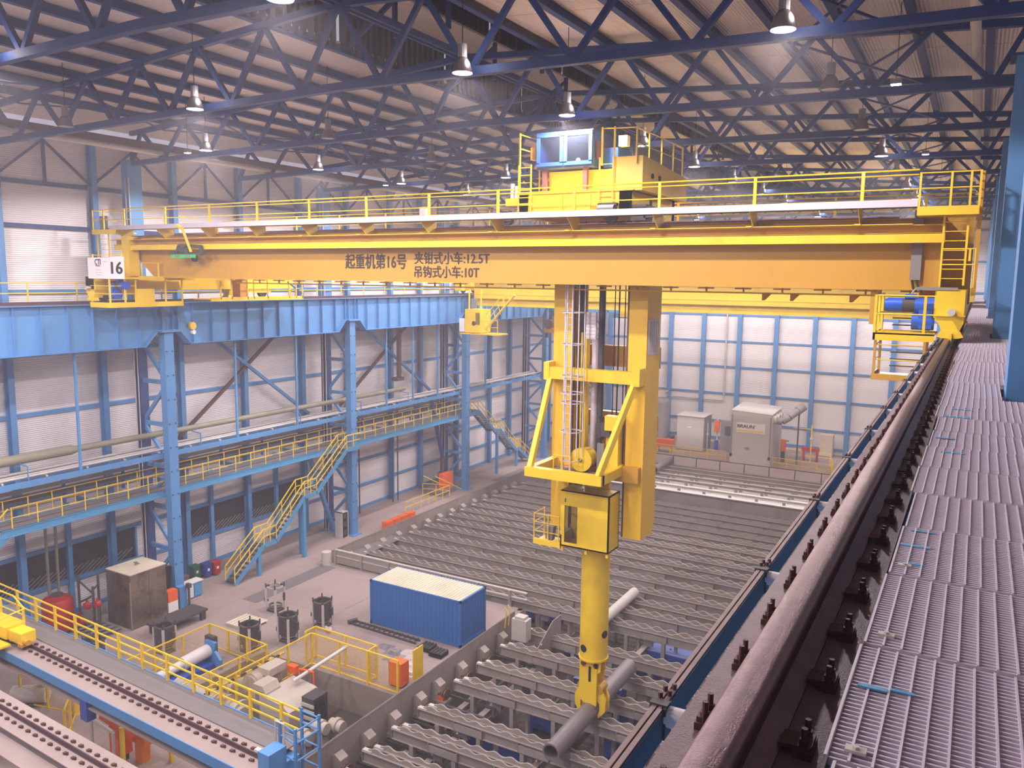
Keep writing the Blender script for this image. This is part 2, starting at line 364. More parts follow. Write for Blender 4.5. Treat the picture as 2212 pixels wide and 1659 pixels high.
for y in frange(-12, EY, 7.8):
    y1 = min(EY, y + 7.8) - .02
    for sgn in (-1, 1):
        mb = MB(); n = int((y1 - y) / .42)
        for i in range(n):                                   # upright folded sheet of the ridge vent, rib by rib
            yy = y + i * .42
            mb.box(XR + sgn * 3.95 - .03, XR + sgn * 3.95 + .03, yy, yy + .42, 28.9, 30.9)
            mb.box(XR + sgn * 3.85 - .10, XR + sgn * 3.85 + .10, yy, yy + .2, 28.95, 30.9)
        part('vent_wall', mb, 'darksheet', ceiling, stuff=True)
        part('vent_shelf', MB().box(min(XR + sgn * 4.1, XR + sgn * 1.3), max(XR + sgn * 4.1, XR + sgn * 1.3), y, y1, 30.9, 31.0), 'roofsheet', ceiling)
        mb = MB()
        for i in range(n):
            yy = y + i * .42
            mb.box(XR + sgn * 1.35 - .03, XR + sgn * 1.35 + .03, yy, yy + .42, 31.0, 33.6)
            mb.box(XR + sgn * 1.28 - .10, XR + sgn * 1.28 + .10, yy, yy + .2, 31.05, 33.6)
        part('vent_wall', mb, 'darksheet', ceiling, stuff=True)
    part('vent_cap', MB().box(XR - 1.5, XR + 1.5, y, y1, 33.6, 33.7), 'darksheet', ceiling)
    for sgn in (-1, 1):
        part('vent_rafter', MB().bar((XR + sgn * 4, y + .3, 29.0), (XR + sgn * 1.3, y + .3, 30.7), .16).bar((XR + sgn * 1.3, y + .3, 29.2), (XR + sgn * 1.3, y + .3, 30.9), .16), 'shadeblue', ceiling)
# ---- roof trusses
TY = [6.8 + 7.85 * k for k in range(12)]
XA, XB = -42.4, .75
def make_truss(y, lab):
    t = thing('roof_truss', lab, 'truss', (XR, y, 26.0), 'blue roof trusses')
    zb = lambda x: 26.2 - .016 * abs(x - XR)
    zt = lambda x: roof_z(x) - .48
    part('bottom_chord', MB().bar((XA, y, zb(XA)), (XR, y, zb(XR)), .26, .26).bar((XR, y, zb(XR)), (XB, y, zb(XB)), .26, .26), 'shadeblue', t)
    part('top_chord', MB().bar((XA, y, zt(XA)), (XR, y, zt(XR)), .24, .24).bar((XR, y, zt(XR)), (XB, y, zt(XB)), .24, .24), 'shadeblue', t)
    p = 3.6
    nodes = [('t', XR)]
    for s in (-1, 1):
        k = 0; prev = ('t', XR)
        while True:
            x = XR + s * p * (k + 1) / 2
            if x < XA + .6 or x > XB - .6: x = XA if s < 0 else XB
            cur = ('b' if k % 2 == 0 else 't', x)
            za = (zt if prev[0] == 't' else zb)(prev[1]); zc = (zt if cur[0] == 't' else zb)(cur[1])
            part('diagonal', MB().bar((prev[1], y, za), (cur[1], y, zc), .17, .17), 'shadeblue', t)
            prev = cur; k += 1
            if x in (XA, XB): break
    part('gusset', MB().box(XR - .5, XR + .5, y - .02, y + .02, zt(XR) - .35, zt(XR) + .1), 'shadeblue', t)
    return t
t0 = make_truss(TY[0], 'blue roof truss, nearest the camera of the row down the hall')
for k in range(1, len(TY)):
    dup(t0, (0, TY[k] - TY[0], 0), 'blue roof truss spanning the hall, %s from the camera' % nth(k))
# wind bracing rods between trusses in the roof plane
for k, x0 in enumerate((-37.5, -4.2)):
    for j in range(1, 9):
        a, b = TY[j], TY[j + 1]
        mb = MB().bar((x0 - 2, a, roof_z(x0 - 2) - .7), (x0 + 2, b, roof_z(x0 + 2) - .7), .07).bar((x0 + 2, a, roof_z(x0 + 2) - .7), (x0 - 2, b, roof_z(x0 - 2) - .7), .07)
        part('wind_brace', mb, 'shadeblue', ceiling)
# ---- pipes along the eaves
solo('eave_pipe', MB().cyl((-39.9, -10, 26.22), (-39.9, EY, 26.22), .13, 10), 'pale', 'pale pipe running under the left eave below the trusses', 'pipe', smooth=True)
solo('eave_duct', MB().box(-40.6, -40.15, -10, EY, 26.45, 26.8), 'brownsteel', 'dark brown cable duct beside the pale pipe under the left eave', 'duct')
solo('roof_pipe', MB().cyl((-.62, -8, 26.75), (-.62, EY, 26.75), .14, 10), 'pale', 'pale pipe hung under the roof beside the right columns', 'pipe', smooth=True)
# ------------------------------------------------------------------ lamps
def bell(loc, on, lab):
    x, y, z = loc
    t = thing('high_bay_lamp', lab, 'lamp', loc, 'high bay lamps')
    part('reflector', MB().lathe((x, y, z), [(.31, 0), (.30, .08), (.24, .3), (.15, .44), (.10, .46)], 18), 'steel', t, smooth=True)
    part('ballast', MB().cyl((x, y, z + .46), (x, y, z + .85), .14, 12), 'grey', t)
    part('cord', MB().bar((x, y, z + .85), (x, y, roof_z(x) + .03), .02), 'black', t)
    part('lens', MB().cyl((x, y, z + .02), (x, y, z + .05), .29, 18), 'lens' if on else 'lensoff', t)
    return t
LAMP_Z = 25.85
def spot(name, x, y, z, w, size=math.radians(162), soft=.3):
    d = bpy.data.lights.new(name, 'SPOT'); d.energy = w; d.color = LAMP_COL; d.spot_size = size; d.spot_blend = .15; d.shadow_soft_size = soft
    o = bpy.data.objects.new(name, d); COL.objects.link(o); o.location = (x, y, z); return o
rows_x = [(-4.7, 'right'), (-14.2, 'middle right'), (-26.3, 'middle left'), (-34.5, 'left')]
rows_y = [-1.6, 6.2, 14.1, 21.6, 28.9, 37.0, 45.0, 53.2, 61.3, 69.2, 77, 84.9]
OFF = {(-4.7, -1.6), (-4.7, 6.2), (-4.7, 14.1), (-4.7, 28.9), (-4.7, 37.0), (-26.3, 28.9), (-26.3, 37.0), (-34.5, 21.6), (-26.3, 53.2), (-4.7, 53.2)}
src_ = {}
for x, side in rows_x:
    for k, y in enumerate(rows_y):
        on = (x, y) not in OFF
        lab = '%s bell shaped lamp of the %s row under the roof, %s down the hall' % ('lit' if on else 'unlit', side, nth(k))
        if (x, on) not in src_: src_[x, on] = bell((x, y, LAMP_Z), on, lab)
        else: dup(src_[x, on], Vector((x, y, LAMP_Z)) - Vector(src_[x, on].location), lab)
        if on:
            spot('lamp_light', x, y, LAMP_Z - .06, LAMP_W)
            d = bpy.data.lights.new('roof_fill_light', 'POINT'); d.energy = LAMP_W * .008; d.color = LAMP_COL; d.shadow_soft_size = .15   # added beside the bell to brighten the roof, as light leaking up would
            o = bpy.data.objects.new('roof_fill_light', d); COL.objects.link(o); o.location = (x + .34, y, LAMP_Z + .4)
fl = None
for x, side in ((-2.75, 'right'), (-36.0, 'left')):
    fl = None
    for k, y in enumerate((13.0, 29.0, 45.2, 61.8)):
        z = 25.85
        if fl is None:
            fl = thing('floodlight', 'small square floodlight hung by the %s lamp row, nearest' % side, 'lamp', (x, y, z), 'small floodlights')
            part('housing', MB().box(x - .16, x + .16, y - .12, y + .12, z, z + .16), 'grey', fl); part('face', MB().box(x - .14, x + .14, y - .10, y + .10, z - .02, z), 'glow', fl)
            part('cord', MB().bar((x, y, z + .16), (x, y, roof_z(x) + .03), .02), 'black', fl)
        else: dup(fl, Vector((x, y, z)) - Vector(fl.location), 'small square floodlight hung by the %s lamp row, %s down the hall' % (side, nth(k)))
# ------------------------------------------------------------------ columns
CY = [14.65, 30.4, 46.15, 61.9, 77.65, 93.3]
def lattice_column(y, lab):
    t = thing('lattice_column', lab, 'column', (-40.2, y, 0), 'blue lattice columns')
    xf, xb = -40.2, -42.6
    part('front_chord', MB().box(xf - .25, xf + .25, y - .3, y + .3, 0, 16.35), 'blue', t)
    bolts = MB()
    for k in range(11):
        for s in (-1, 1): bolts.box(xf + .25, xf + .29, y + s * .2 - .035, y + s * .2 + .035, 1.2 + k * 1.4, 1.27 + k * 1.4)
    part('bolt_row', bolts, 'dgrey', t)
    part('back_chord', MB().ibeam((xb, y, 0), (xb, y, 17.6), .55, .5, .03, (1, 0, 0)), 'shadeblue', t)
    part('upper_column', MB().box(xb - .28, xb + .28, y - .45, y + .45, 17.6, 26.0), 'blue', t)
    part('head_plate', MB().box(xf - .5, xf + .5, y - .6, y + .6, 16.35, 16.45), 'blue', t)
    part('base_plate', MB().box(xb - .5, xf + .5, y - .5, y + .5, 0, .06), 'blue', t)
    z = .9
    for k in range(6):
        h = 2.5
        part('strut', MB().bar((xb, y, z), (xf, y, z), .16, .24), 'blue', t)
        part('brace', MB().bar((xb, y, z) if k % 2 == 0 else (xf, y, z), (xf, y, z + h) if k % 2 == 0 else (xb, y, z + h), .16, .2), 'blue', t)
        z += h
    part('strut', MB().bar((xb, y, z), (xf, y, z), .16, .24), 'blue', t)
    for dx in (0.1, .4): part('conduit', MB().cyl((xb + dx, y - .48, 0), (xb + dx, y - .48, 25), .035, 6), 'pale', t)
    return t
c0 = lattice_column(CY[0], 'blue lattice column by the left wall, nearest the camera')
for k in range(1, 6): dup(c0, (0, CY[k] - CY[0], 0), 'blue lattice column by the left wall, %s from the camera' % nth(k))
def right_column(y0, lab):
    t = thing('right_column', lab, 'column', (.9, y0 + .5, 0), 'solid blue columns beside the right walkway')
    part('shaft', MB().box(.46, .52, y0, y0 + 1.0, 0, 26.3).box(1.35, 1.42, y0, y0 + 1.0, 0, 26.3).box(.5, 1.38, y0 + .02, y0 + .98, 0, 26.3), 'blue', t)
    part('face_plate', MB().box(.46, 1.42, y0 - .03, y0, 0, 26.3), 'blue', t)
    part('head_plate', MB().box(.3, 1.6, y0 - .1, y0 + 1.1, 26.3, 26.36), 'shadeblue', t)
    return t
r0 = right_column(13.85, 'wide blue column standing beside the steel grating walkway at the right edge')
for k in range(1, 6): dup(r0, (0, 15.75 * k - (.8 if k else 0), 0), 'blue column along the right walkway, %s from the camera' % nth(k))
# cross bracing of the left wall bays
for k, (a, b) in enumerate(((33.6, 45.2), (48.6, 61.0))):
    t = thing('cross_brace', 'large crossed steel brace on the left wall, %s bay' % ('nearer' if k == 0 else 'farther'), 'brace', (-43.7, (a + b) / 2, 9), 'crossed wall braces')
    part('brace_bar', MB().bar((-43.7, a, 9.2), (-43.7, b, 17.6), .2, .2), 'brownsteel', t); part('brace_bar', MB().bar((-43.6, a, 17.6), (-43.6, b, 9.2), .2, .2), 'blue', t)
# ------------------------------------------------------------------ left runway girder
def runway(ya, yb, lab):
    x = -40.2; zt, zb, zn = 18.02, 15.6, 16.45
    t = thing('runway_girder', lab, 'girder', (x, (ya + yb) / 2, zb), 'blue crane runway girders on the left')
    P = [(ya, zn), (ya + .7, zn), (ya + 1.5, zb), (yb - 1.5, zb), (yb - .7, zn), (yb, zn)]
    part('web', MB().prism([(ya + .02, zt)] + [(ya + .02, zn)] + P[1:-1] + [(yb - .02, zn), (yb - .02, zt)], x - .02, x + .02, 'X'), 'blue', t)
    part('top_flange', MB().box(x - .35, x + .35, ya, yb - .02, zt - .04, zt), 'blue', t)
    fl_ = MB()
    for p, q in zip(P[:-1], P[1:]): fl_.bar((x, p[0], p[1]), (x, q[0], q[1]), .6, .04)
    part('bottom_flange', fl_, 'blue', t)
    y = ya + 1.75
    while y < yb - 1.6:
        part('stiffener', MB().box(x + .02, x + .22, y - .012, y + .012, zb + .03, zt - .04), 'blue', t); y += 1.36
    for y in (ya + .35, ya + .7, yb - .7, yb - .35): part('stiffener', MB().box(x + .02, x + .22, y - .015, y + .015, zn + .02, zt - .04), 'blue', t)
    return t
g0 = runway(CY[0], CY[1], 'blue plate girder of the left crane runway at the left edge of the view')
for k in range(1, 5): dup(g0, (0, CY[k] - CY[0], 0), 'blue plate girder of the left crane runway, %s bay from the camera' % nth(k))
solo('crane_rail', MB().box(-40.3, -40.1, 8, EY - .6, 18.02, 18.06).box(-40.22, -40.18, 8, EY - .6, 18.06, 18.14).box(-40.26, -40.14, 8, EY - .6, 18.14, 18.2), 'rail', 'rusty crane rail on top of the blue left runway girder', 'rail')
t = thing('runway_walkway', 'narrow walkway with thin handrail behind the left runway girder', 'walkway', (-42, 50, 17.9))
part('deck', MB().box(-43.6, -40.7, 8, EY - .6, 17.86, 17.96), 'tread', t)
handrail(t, [(-41.6, 8, 17.96), (-41.6, EY - 1, 17.96)], 1.15, 'yellow', 2.6, (1.0, .55, .1))
# thin dust haze in the hall air
hz = bpy.data.materials.new('hall_haze'); hz.use_nodes = True
_n = hz.node_tree.nodes; _n.remove(_n['Principled BSDF'])
_v = _n.new('ShaderNodeVolumePrincipled'); _v.inputs['Density'].default_value = 0.0022; _v.inputs['Color'].default_value = (0.93, 0.9, 1.0, 1); _v.inputs['Anisotropy'].default_value = 0.25
hz.node_tree.links.new(_v.outputs[0], _n['Material Output'].inputs['Volume'])
M['haze'] = hz
hz.cycles.homogeneous_volume = True
_h = solo('dust_haze', MB().box(-46, 15, -13, 98.5, -3.2, 35), 'haze', 'thin dusty haze filling the air of the hall', 'haze', (0, 0, 0)); _h['kind'] = 'stuff'
M['condtop'] = mat('dusty_conductor', (150, 126, 120), 0.6, var=0.1, scale=3, grime=(100, 80, 76), gscale=4, gamt=0.5)
# ------------------------------------------------------------------ right runway in the foreground
def text(name, s, m, loc, width, height, parent, rot=(math.pi / 2, 0, 0), bold=0.034):
    cu = bpy.data.curves.new(name, 'FONT'); cu.body = s; cu.size = 1.0; cu.offset = 0; cu.extrude = 0.002; cu.align_x = 'LEFT'; cu.resolution_u = 3
    o = bpy.data.objects.new(name, cu); COL.objects.link(o); o.data.materials.append(M[m]); o.rotation_euler = rot
    bpy.context.view_layer.update()
    bb = o.bound_box; w = max(p[0] for p in bb) - min(p[0] for p in bb); h = max(p[1] for p in bb) - min(p[1] for p in bb)
    sx, sy = width / w, height / h
    o.scale = (sx, sy, 1)
    R_ = Matrix.Rotation(rot[2], 4, 'Z') @ Matrix.Rotation(rot[1], 4, 'Y') @ Matrix.Rotation(rot[0], 4, 'X')
    o0 = R_ @ Vector((min(p[0] for p in bb) * sx, min(p[1] for p in bb) * sy, 0))
    me = bpy.data.meshes.new_from_object(o); me.materials.clear(); me.materials.append(M[m])
    if bold:                                                    # heavier strokes: the outline laid down several times, slightly shifted
        v0 = [v.co.copy() for v in me.vertices]; f0 = [tuple(p.vertices) for p in me.polygons]; vs = []; fs = []
        for q, (dx, dy) in enumerate(((-bold, 0), (0, 0), (bold, 0), (0, bold * .6), (0, -bold * .6))):
            o_ = len(vs); vs += [(v.x + dx, v.y + dy, v.z + q * .0004) for v in v0]; fs += [tuple(i + o_ for i in f) for f in f0]
        me = bpy.data.meshes.new(name); me.from_pydata(vs, [], fs); me.materials.append(M[m])
    n = bpy.data.objects.new(name, me); COL.objects.link(n); bpy.data.objects.remove(o); bpy.data.curves.remove(cu)
    n.rotation_euler = rot; n.scale = (sx, sy, 1)
    n.location = Vector(loc) - o0 - Vector(wl(parent)); n.parent = parent; LOC[n.name] = wl(parent)
    return n
t = thing('runway_beam', 'greasy dark girder carrying the near crane rail at the lower right', 'girder', (-.66, 40, 17.87))
part('top_flange', MB().box(-.955, -.365, -8, EY - .6, 17.83, 17.87), 'flange', t)
part('web', MB().box(-.68, -.64, -8, EY - .6, 15.4, 17.83), 'blue', t)
part('bottom_flange', MB().box(-.95, -.37, -8, EY - .6, 15.36, 15.4), 'blue', t)
st0 = None
for k in range(66):
    y = 1.0 + k * 1.45
    if st0 is None: st0 = part('stiffener', MB().box(-.94, -.38, y - .01, y + .01, 15.4, 17.83), 'blue', t); y0 = y
    else: inst('stiffener', st0, t, (0, y - y0, 0))
rail_t = thing('crane_rail', 'thick oily crane rail running away from the lower right corner', 'rail', (-.66, 40, 17.87))
hp = [(.12, 0), (.12, .02), (.04, .06), (.03, .16), (.062, .196), (.075, .212), (.075, .256), (.066, .272), (.045, .281), (0, .284)]
prof = [(-.66 + x, 17.87 + z) for x, z in hp] + [(-.66 - x, 17.87 + z) for x, z in hp[-2::-1]]
part('rail_bar', MB().prism(prof, -8, EY - .6, 'Y'), 'rail', rail_t, smooth=True)
def clip_mb(x, y, s):
    mb = MB().box(x - .035, x + .035, y - .07, y + .07, 17.87, 17.90).prism([(x - s * .09, 17.895), (x + s * .03, 17.90), (x + s * .03, 17.92), (x - s * .09, 17.91)], y - .055, y + .055, 'Y')
    for dy in (-.038, .038): mb.cyl((x, y + dy, 17.9), (x, y + dy, 17.94), .02, 6).cyl((x, y + dy, 17.93), (x, y + dy, 17.985), .0125, 8)
    return mb
src = {}
for k in range(148):
    y = 1.38 + .59 * k
    for s, x in ((1, -.455), (-1, -.845)):
        if s not in src: src[s] = (part('rail_clip', clip_mb(x, y, s), 'rust', rail_t), y)
        else: inst('rail_clip', src[s][0], rail_t, (0, y - src[s][1], 0))
# grating walkway: panels with bearing bars across and rods along
gw = thing('grating_walkway', 'pale steel grating walkway running along the right side', 'walkway', (.5, 40, 18.0))
P = 1.04
def grate(x0, x1, y0):
    mb = MB()
    n = 31
    for i in range(n):
        y = y0 + .012 + (P - .045) * i / (n - 1); mb.box(x0, x1, y - .0042, y + .0042, 18.02, 18.05)
    x = x0 + .004
    while x <= x1 + .001: mb.box(x - .0045, x + .0045, y0 + .008, y0 + P - .024, 18.036, 18.056); x += .0752
    mb.box(x0 - .003, x0 + .003, y0 + .008, y0 + P - .024, 18.02, 18.054).box(x1 - .003, x1 + .003, y0 + .008, y0 + P - .024, 18.02, 18.054)
    return mb
wide = narrow = None
for k in range(-3, 89):
    y0 = 2.845 + P * k
    blocked = any(y0 < c + 1.15 and y0 + P > c - .15 for c in [13.85] + [28.8 + 15.75 * j for j in range(5)])
    if blocked:
        if narrow is None: narrow = (part('grating_panel', grate(-.33, .40, y0), 'galv', gw), y0)
        else: inst('grating_panel', narrow[0], gw, (0, y0 - narrow[1], 0))
    else:
        if wide is None: wide = (part('grating_panel', grate(-.33, 1.85, y0), 'galv', gw), y0)
        else: inst('grating_panel', wide[0], gw, (.012 * ((k * 5) % 4 - 1.5), y0 - wide[1], 0.003 * ((k * 7) % 3 - 1)))
part('edge_angle', MB().box(-.345, -.335, -1, 95, 17.985, 18.052), 'dgrey', gw)
for x in (-.2, 1.6): part('support_beam', MB().box(x - .05, x + .05, -1, 95, 17.8, 18.0), 'dgrey', gw)
src = None
for k in range(48):
    y = .4 + k * 2.08
    if src is None: src = part('cross_beam', MB().box(-.33, 1.85, y - .04, y + .04, 17.9, 18.015), 'dgrey', gw)
    else: inst('cross_beam', src, gw, (0, k * 2.08, 0))
part('gap_plate', MB().box(-.36, 1.9, -1, 95, 17.62, 17.65), 'pale', gw)  # pale plate added under the grating so its gaps look lit
for (a, b, c, d) in ((-.31, 3.43, -.20, 3.46), (-.19, 3.455, -.10, 3.475), (-.31, 5.50, -.14, 5.54), (-.27, 5.86, -.13, 5.89), (-.27, 5.14, -.16, 5.17), (-.2, 8.8, .0, 8.86), (-.28, 9.6, -.1, 9.66), (-.2, 11.9, .05, 12.0), (-.25, 11.2, 0.02, 11.3)):
    part('paint_smear', MB().box(a, c, b, d, 18.052, 18.0585), 'walkblue', gw)
for y in (2.93, 4.02, 5.1):
    part('grating_clamp', MB().box(-.29, -.22, y - .02, y + .02, 18.05, 18.062).cyl((-.255, y, 18.06), (-.255, y, 18.072), .012, 6), 'pale', gw)
# conductor bar beside the beam
cb = thing('conductor_bar', 'narrow twin ridged conductor bar alongside the greasy girder edge', 'conductor', (-1.27, 40, 17.5))
part('bar', MB().box(-1.318, -1.250, -4, 95, 17.42, 17.47), 'brownsteel', cb)
for x in (-1.302, -1.266): part('ridge', MB().box(x - .013, x + .013, -4, 95, 17.47, 17.5), 'condtop', cb)
part('skirt', MB().box(-1.252, -1.246, -4, 95, 17.33, 17.49), 'dgrey', cb)
src = []
for k in range(40):
    y = 1.55 + 2.3 * k
    mk = lambda: [part('standoff', MB().cyl((-1.245, y, 17.44), (-.97, y, 17.44), .055, 12), 'white', cb, smooth=True),
                  part('clamp', MB().box(-1.33, -1.235, y - .03, y + .03, 17.38, 17.51).box(-1.26, -1.235, y - .05, y + .05, 17.33, 17.5), 'dgrey', cb),
                  part('joint_bolt', MB().cyl((-1.302, y + .06, 17.5), (-1.302, y + .06, 17.53), .013, 6), 'rust', cb), part('joint_bolt', MB().cyl((-1.266, y + .10, 17.5), (-1.266, y + .10, 17.53), .013, 6), 'rust', cb), part('joint_bolt', MB().cyl((-1.302, y + .14, 17.5), (-1.302, y + .14, 17.53), .013, 6), 'rust', cb), part('joint_bolt', MB().cyl((-1.266, y + .18, 17.5), (-1.266, y + .18, 17.53), .013, 6), 'rust', cb)]
    if not src: src = mk()
    else:
        for s in src: inst(s.name.split('.')[0], s, cb, (0, 2.3 * k, 0))
# ------------------------------------------------------------------ main bridge crane
cr = thing('bridge_crane', 'long ochre yellow bridge crane numbered 16 spanning the hall in the foreground', 'crane', (-20.4, 31.6, 18.2))
for y0, y1 in ((28.7, 29.95), (33.2, 34.45)):
    part('girder', MB().prism([(-40.6, 21.62), (-40.6, 20.9), (-38.7, 19.48), (-1.08, 19.48), (-1.08, 21.62)], y0, y1, 'Y'), 'girder', cr)
    part('bottom_flange', MB().box(-38.6, -1.08, y0 - .06, y1 + .06, 19.43, 19.48), 'girder', cr)
    part('top_flange', MB().box(-40.7, -1.0, y0 - .10, y1 + .10, 21.62, 21.67), 'girder', cr)
    part('trolley_rail', MB().box(-38.6, -2.4, (y0 + y1) / 2 - .05, (y0 + y1) / 2 + .05, 21.67, 21.8), 'rail', cr)
    part('rail_chair', MB().box(-38.6, -2.4, (y0 + y1) / 2 - .3, (y0 + y1) / 2 + .3, 21.67, 21.70), 'panel', cr)
# festoon track hung on the near face
part('track_shelf', MB().box(-41.2, -1.0, 27.95, 28.68, 21.40, 21.43).box(-41.2, -1.0, 28.3, 28.34, 21.17, 21.40), 'girder', cr)
part('festoon_track', MB().box(-41.0, -1.0, 28.02, 28.07, 20.88, 21.17).box(-41.0, -1.0, 28.02, 28.34, 21.15, 21.18), 'yellow', cr)
part('track_strip', MB().box(-38.6, -1.9, 27.9, 28.0, 21.43, 21.455), 'yellow', cr)
brk = None
for k in range(12):
    x = -3.44 - 3.35 * k
    mb = MB().prism([(27.62, 21.98), (27.62, 21.9), (28.2, 21.45), (28.7, 21.45), (28.7, 21.98)], x - .012, x + .012, 'X').box(x - .09, x + .09, 27.62, 28.7, 21.42, 21.46)
    if brk is None: brk = part('walkway_bracket', mb, 'yellow', cr)
    else: inst('walkway_bracket', brk, cr, (-3.35 * k, 0, 0))
part('walkway_deck', MB().box(-41.0, -1.75, 27.56, 28.75, 21.98, 22.03), 'tread', cr)
part('walkway_fascia', MB().box(-40.6, -1.78, 27.50, 27.56, 21.93, 22.15), 'panel', cr)
part('walkway_deck', MB().box(-41.0, -1.0, 34.4, 35.5, 21.98, 22.03), 'tread', cr)
part('walkway_fascia', MB().box(-40.6, -1.0, 35.45, 35.5, 21.93, 22.15), 'panel', cr)
hr = None
for yy, x0, n in ((27.6, -3.35, 12), (35.45, -2.0, 12)):
    for k in range(n):
        x = x0 - 3.28 * k
        if x < -41: continue
        if hr is None: hr = part('handrail_post', MB().box(x - .05, x + .05, yy - .03, yy + .03, 22.03, 23.04), 'yellow', cr); hx, hy = x, yy
        else: inst('handrail_post', hr, cr, (x - hx, yy - hy, 0))
    for z in (23.02, 22.88, 22.46): part('handrail', MB().cyl((-41.0, yy, z), (-1.8 if yy < 30 else -.3, yy, z), .022 if z < 23 else .028, 6), 'yellow', cr)
# lower service rail under the girders
part('service_rail', MB().box(-34.5, -1.1, 30.6, 30.66, 19.18, 19.24), 'yellow', cr)
src = None
for k in range(24):
    x = -2.0 - 1.4 * k
    if src is None: src = part('service_hanger', MB().box(x - .03, x + .03, 30.6, 30.66, 19.24, 19.6).box(x - .3, x + .25, 30.5, 30.8, 19.34, 19.39), 'girder', cr)
    else: inst('service_hanger', src, cr, (-1.4 * k, 0, 0))
for x in (-6.9, -5.9, -3.9): part('small_bracket', MB().prism([(x, 19.18), (x + .32, 19.18), (x + .1, 18.95), (x, 18.95)], 30.55, 30.6, 'Y'), 'girder', cr)
# lettering on the near face
text('lettering', '起重机第16号', 'ink', (-25.2, 28.69, 19.98), 3.45, .66, cr)
text('lettering', '夹钳式小车:12.5T', 'ink', (-21.3, 28.69, 20.2), 3.8, .50, cr)
text('lettering', '吊钩式小车:10T', 'ink', (-21.3, 28.69, 19.62), 3.3, .50, cr)
# ---- right end
part('end_platform', MB().box(-1.78, -.16, 27.45, 28.6, 21.66, 21.72).box(-1.78, -.16, 27.42, 27.47, 21.66, 21.92).box(-.2, -.14, 27.45, 30.2, 21.66, 21.92), 'yellow', cr)
part('end_backdrop', MB().box(-1.7, -.25, 30.0, 30.1, 19.0, 22.0), 'girder', cr)  # plain plate set as a backdrop behind the right end
for x, y in ((-1.74, 27.48), (-.92, 27.48), (-.42, 27.48), (-.18, 27.48), (-.18, 30.1)): part('handrail_post', MB().box(x - .03, x + .03, y - .03, y + .03, 21.7, 22.92), 'yellow', cr)
for z in (22.9, 22.45): part('handrail', MB().tube([(-1.74, 27.48, z), (-.18, 27.48, z), (-.18, 30.1, z)], .022), 'yellow', cr)
part('end_post', MB().box(-.2, -.08, 28.0, 28.12, 19.3, 22.95), 'girder', cr)
lad = MB()
for x in (-1.05, -.42): lad.box(x - .03, x + .03, 27.85, 27.9, 19.6, 21.7)
part('ladder_rails', lad, 'yellow', cr)
for k in range(7): part('ladder_rung', MB().cyl((-1.05, 27.88, 19.8 + k * .28), (-.42, 27.88, 19.8 + k * .28), .016, 6), 'yellow', cr)
for x0, x1, y in ((-1.0, -.15, 26.9),):
    part('ladder_guard', MB().tube([(x0, y, 19.55), (x0, y, 20.65), (x1, y, 20.65), (x1, y, 19.55)], .022).tube([(x0, y, 20.2), (x1, y, 20.2)], .02).bar((x1 - .15, y, 20.3), (x1 - .15, y, 20.65), .06), 'yellow', cr)
part('cable_duct', MB().box(-1.92, -1.62, 28.5, 28.66, 19.75, 20.95).box(-1.9, -1.64, 28.52, 28.6, 21.3, 21.9), 'grey', cr)
part('duct_hose', MB().tube([(-1.85, 28.55, 19.75), (-1.8, 28.5, 19.5), (-1.7, 28.4, 19.4)], .035).tube([(-1.72, 28.55, 19.75), (-1.65, 28.5, 19.5), (-1.55, 28.4, 19.4)], .035), 'black', cr)
part('end_carriage', MB().box(-1.05, -.3, 25.6, 38.4, 18.7, 19.47), 'yellow', cr)
part('end_carriage', MB().box(-40.6, -39.8, 26.0, 40.0, 18.75, 19.5), 'yellow', cr)
def bogie(x, y, s):
    b = part('bogie', MB().prism([(x - .40, 19.45), (x - .40, 18.66), (x - .3, 18.56), (x - .22, 18.36), (x + .22, 18.36), (x + .3, 18.56), (x + .30, 18.66), (x + .30, 19.45)], y, y + .5, 'Y').box(x - .28, x + .28, y + .5, y + 3.4, 18.5, 19.2).prism([(x - .24, 18.36), (x + .24, 18.36), (x + .33, 18.2), (x + .2, 18.16), (x - .2, 18.16), (x - .33, 18.2)], y - .05, y + .25, 'Y').box(x - .05, x + .05, y - .1, y + .02, 18.02, 18.3), 'yellow', cr)
    for dy in (.75, 2.9):
        part('wheel', MB().cyl((x - .09, y + dy, 18.55), (x + .09, y + dy, 18.55), .35, 20), 'dgrey', b, smooth=True)
    part('buffer', MB().cyl((x, y, 18.88), (x, y - .22, 18.88), .085, 12).cyl((x, y - .22, 18.88), (x, y - .26, 18.88), .1, 12), 'pale', b, smooth=True)
    part('bumper_plate', MB().box(x - .42, x + .34, y - .06, y, 18.76, 18.80), 'yellow', b)
for x in (-.6, -40.2):
    bogie(x, 25.3 if x > -5 else 26.0, 1); bogie(x, 34.8, 1)
